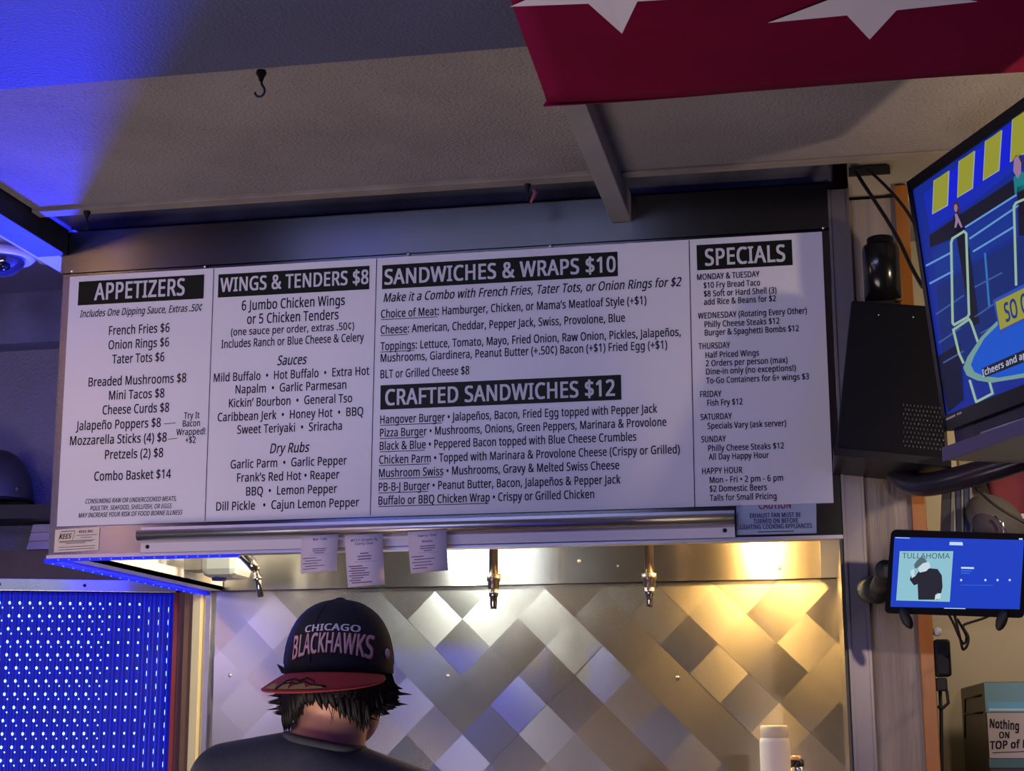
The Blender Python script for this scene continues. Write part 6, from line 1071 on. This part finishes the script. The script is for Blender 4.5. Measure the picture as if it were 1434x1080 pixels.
mk.tube([brim_pt(*p)+V((0, -.0006, .0006)) for p in zig], .0016, 6); mk.tube([brim_pt(a_, b_+.16 if b_ < .75 else b_)+V((0, -.0006, .0006)) for a_, b_ in zig[1:7]], .0012, 6)
mk.build('brim_outline', CAPB, cap)
def crown_pt(x, z, off):
    z_ = min(max(z-CC.z, 0), CH*.98); r = crown_r(z_); a = CA*r; xx = max(-a*.985, min(a*.985, x-CC.x))
    return V((CC.x+xx, CC.y-CB/CA*math.sqrt(max(0, a*a-xx*xx))-off, z))
def capw(name, s, px0, px1, zb, h, arch, bold, m, off, hmid=0):
    vs, fsx = glyphs(s, bold, 0); a = min(v.x for v in vs); b2 = max(v.x for v in vs)
    xl, xr = at(px0, 900, 1, -.85).x, at(px1, 900, 1, -.85).x; mb = MB(); out = []
    for v in vs:
        u = (v.x-a)/(b2-a); q = (u*2-1)**2; t = v.y/CAPH
        out.append(crown_pt(xl+(xr-xl)*u, zb-arch[0]*q+(h+(arch[0]-arch[1])*q)*t, off+v.z*.00006))
    mb.add(out, fsx); return mb.build(name, m, cap)
def capz(py): return at(460, py, 1, -.855).z
capw('cap_lettering', 'CHICAGO', 425, 499, capz(882.5), .0115, (.0030, .0030), .03, CAPW, .0016)
l = capw('cap_lettering', 'BLACKHAWKS', 406.5, 515.5, capz(914), .0345, (.0115, .0045), .040, CAPR, .0012); l['label'] = 'red outline of the arched cap lettering'
l = capw('cap_lettering', 'BLACKHAWKS', 407.5, 514.5, capz(913), .0330, (.0115, .0045), .022, CAPP, .0022); l['label'] = 'pale arched cap lettering'
p = crown_pt(at(541, 915, 1, -.80).x, at(541, 915, 1, -.8).z, .001); MB().ball(p, (.004, .010, .010), 10).build('side_patch', CAPP, cap)
# hair
hr = random.Random(11); b = MB()
b.ball(V((.932, -.750, 1.662)), (.089, .104, .060), 28)
for k in range(620):
    a = hr.uniform(-1, 1)*math.radians(120); da = abs(math.degrees(a))
    dx, dy = math.sin(a-math.radians(4)), -math.cos(a-math.radians(4))
    p0 = V((.932+.086*dx, -.750+.101*dy, 1.676-hr.random()*.030))
    ln = (.036 + .034*max(0, 1-abs(da-52)/42))*hr.uniform(.75, 1.12)
    out = (.004+.012*max(0, da-40)/80)*hr.uniform(.2, 1.3)
    flick = hr.random() < .22 and da > 55
    lean = hr.uniform(-.010, .010)
    p1 = p0+V((dx*.006, dy*.005, -ln*.45)); p2 = p0+V((dx*out+lean*.5, dy*out*.3+.004, -ln*.85)); p3 = p0+V((dx*(.030*hr.random()+.010 if flick else out*.4)+lean, dy*out*.2+.010, -ln*(.92 if flick else 1.15)))
    b.tube([p0, p1, p2, p3], [.0060, .0070, .0045, .0004], 5)
for sgn, px, py in ((-1, 375, 985), (-1, 380, 975), (1, 559, 972), (1, 556, 984), (1, 552, 993), (1, 546, 1000), (-1, 384, 1000), (1, 540, 962), (-1, 388, 930)):
    e = at(px, py, 1, -.76); s0 = V((.932+sgn*.080, -.77, min(1.672, e.z+.018))); md = s0.lerp(e, .6)+V((0, 0, -.006))
    b.tube([s0, md, e], [.008, .0055, .0004], 6)
for k in range(70):
    sg_ = -1 if k % 2 else 1; t = hr.random()
    ex, ey = ((400+28*t, 990+20*(1-abs(t*2-1))) if sg_ < 0 else (502+38*t, 1006-16*t)); ex += hr.uniform(-4, 4); ey += hr.uniform(-6, 3)
    e = at(ex, ey, 1, -.80 + .06*(t if sg_ > 0 else 1-t)); s0 = V((e.x*.9+.0932+sg_*.006, e.y-.012, 1.664)); b.tube([s0, s0.lerp(e, .6)+V((sg_*.004, -.004, 0)), e], [.0075, .0065, .0005], 5)
for px0, py0, px1, py1 in ((458, 985, 468, 1012), (466, 990, 463, 1015), (470, 985, 466, 1008)):
    b.tube([at(px0, py0-12, 1, -.845), at(px0, py0, 1, -.838), at(px1, py1, 1, -.828)], [.0012, .0009, .0003], 5)
b.build('hair', HAIRM, per)
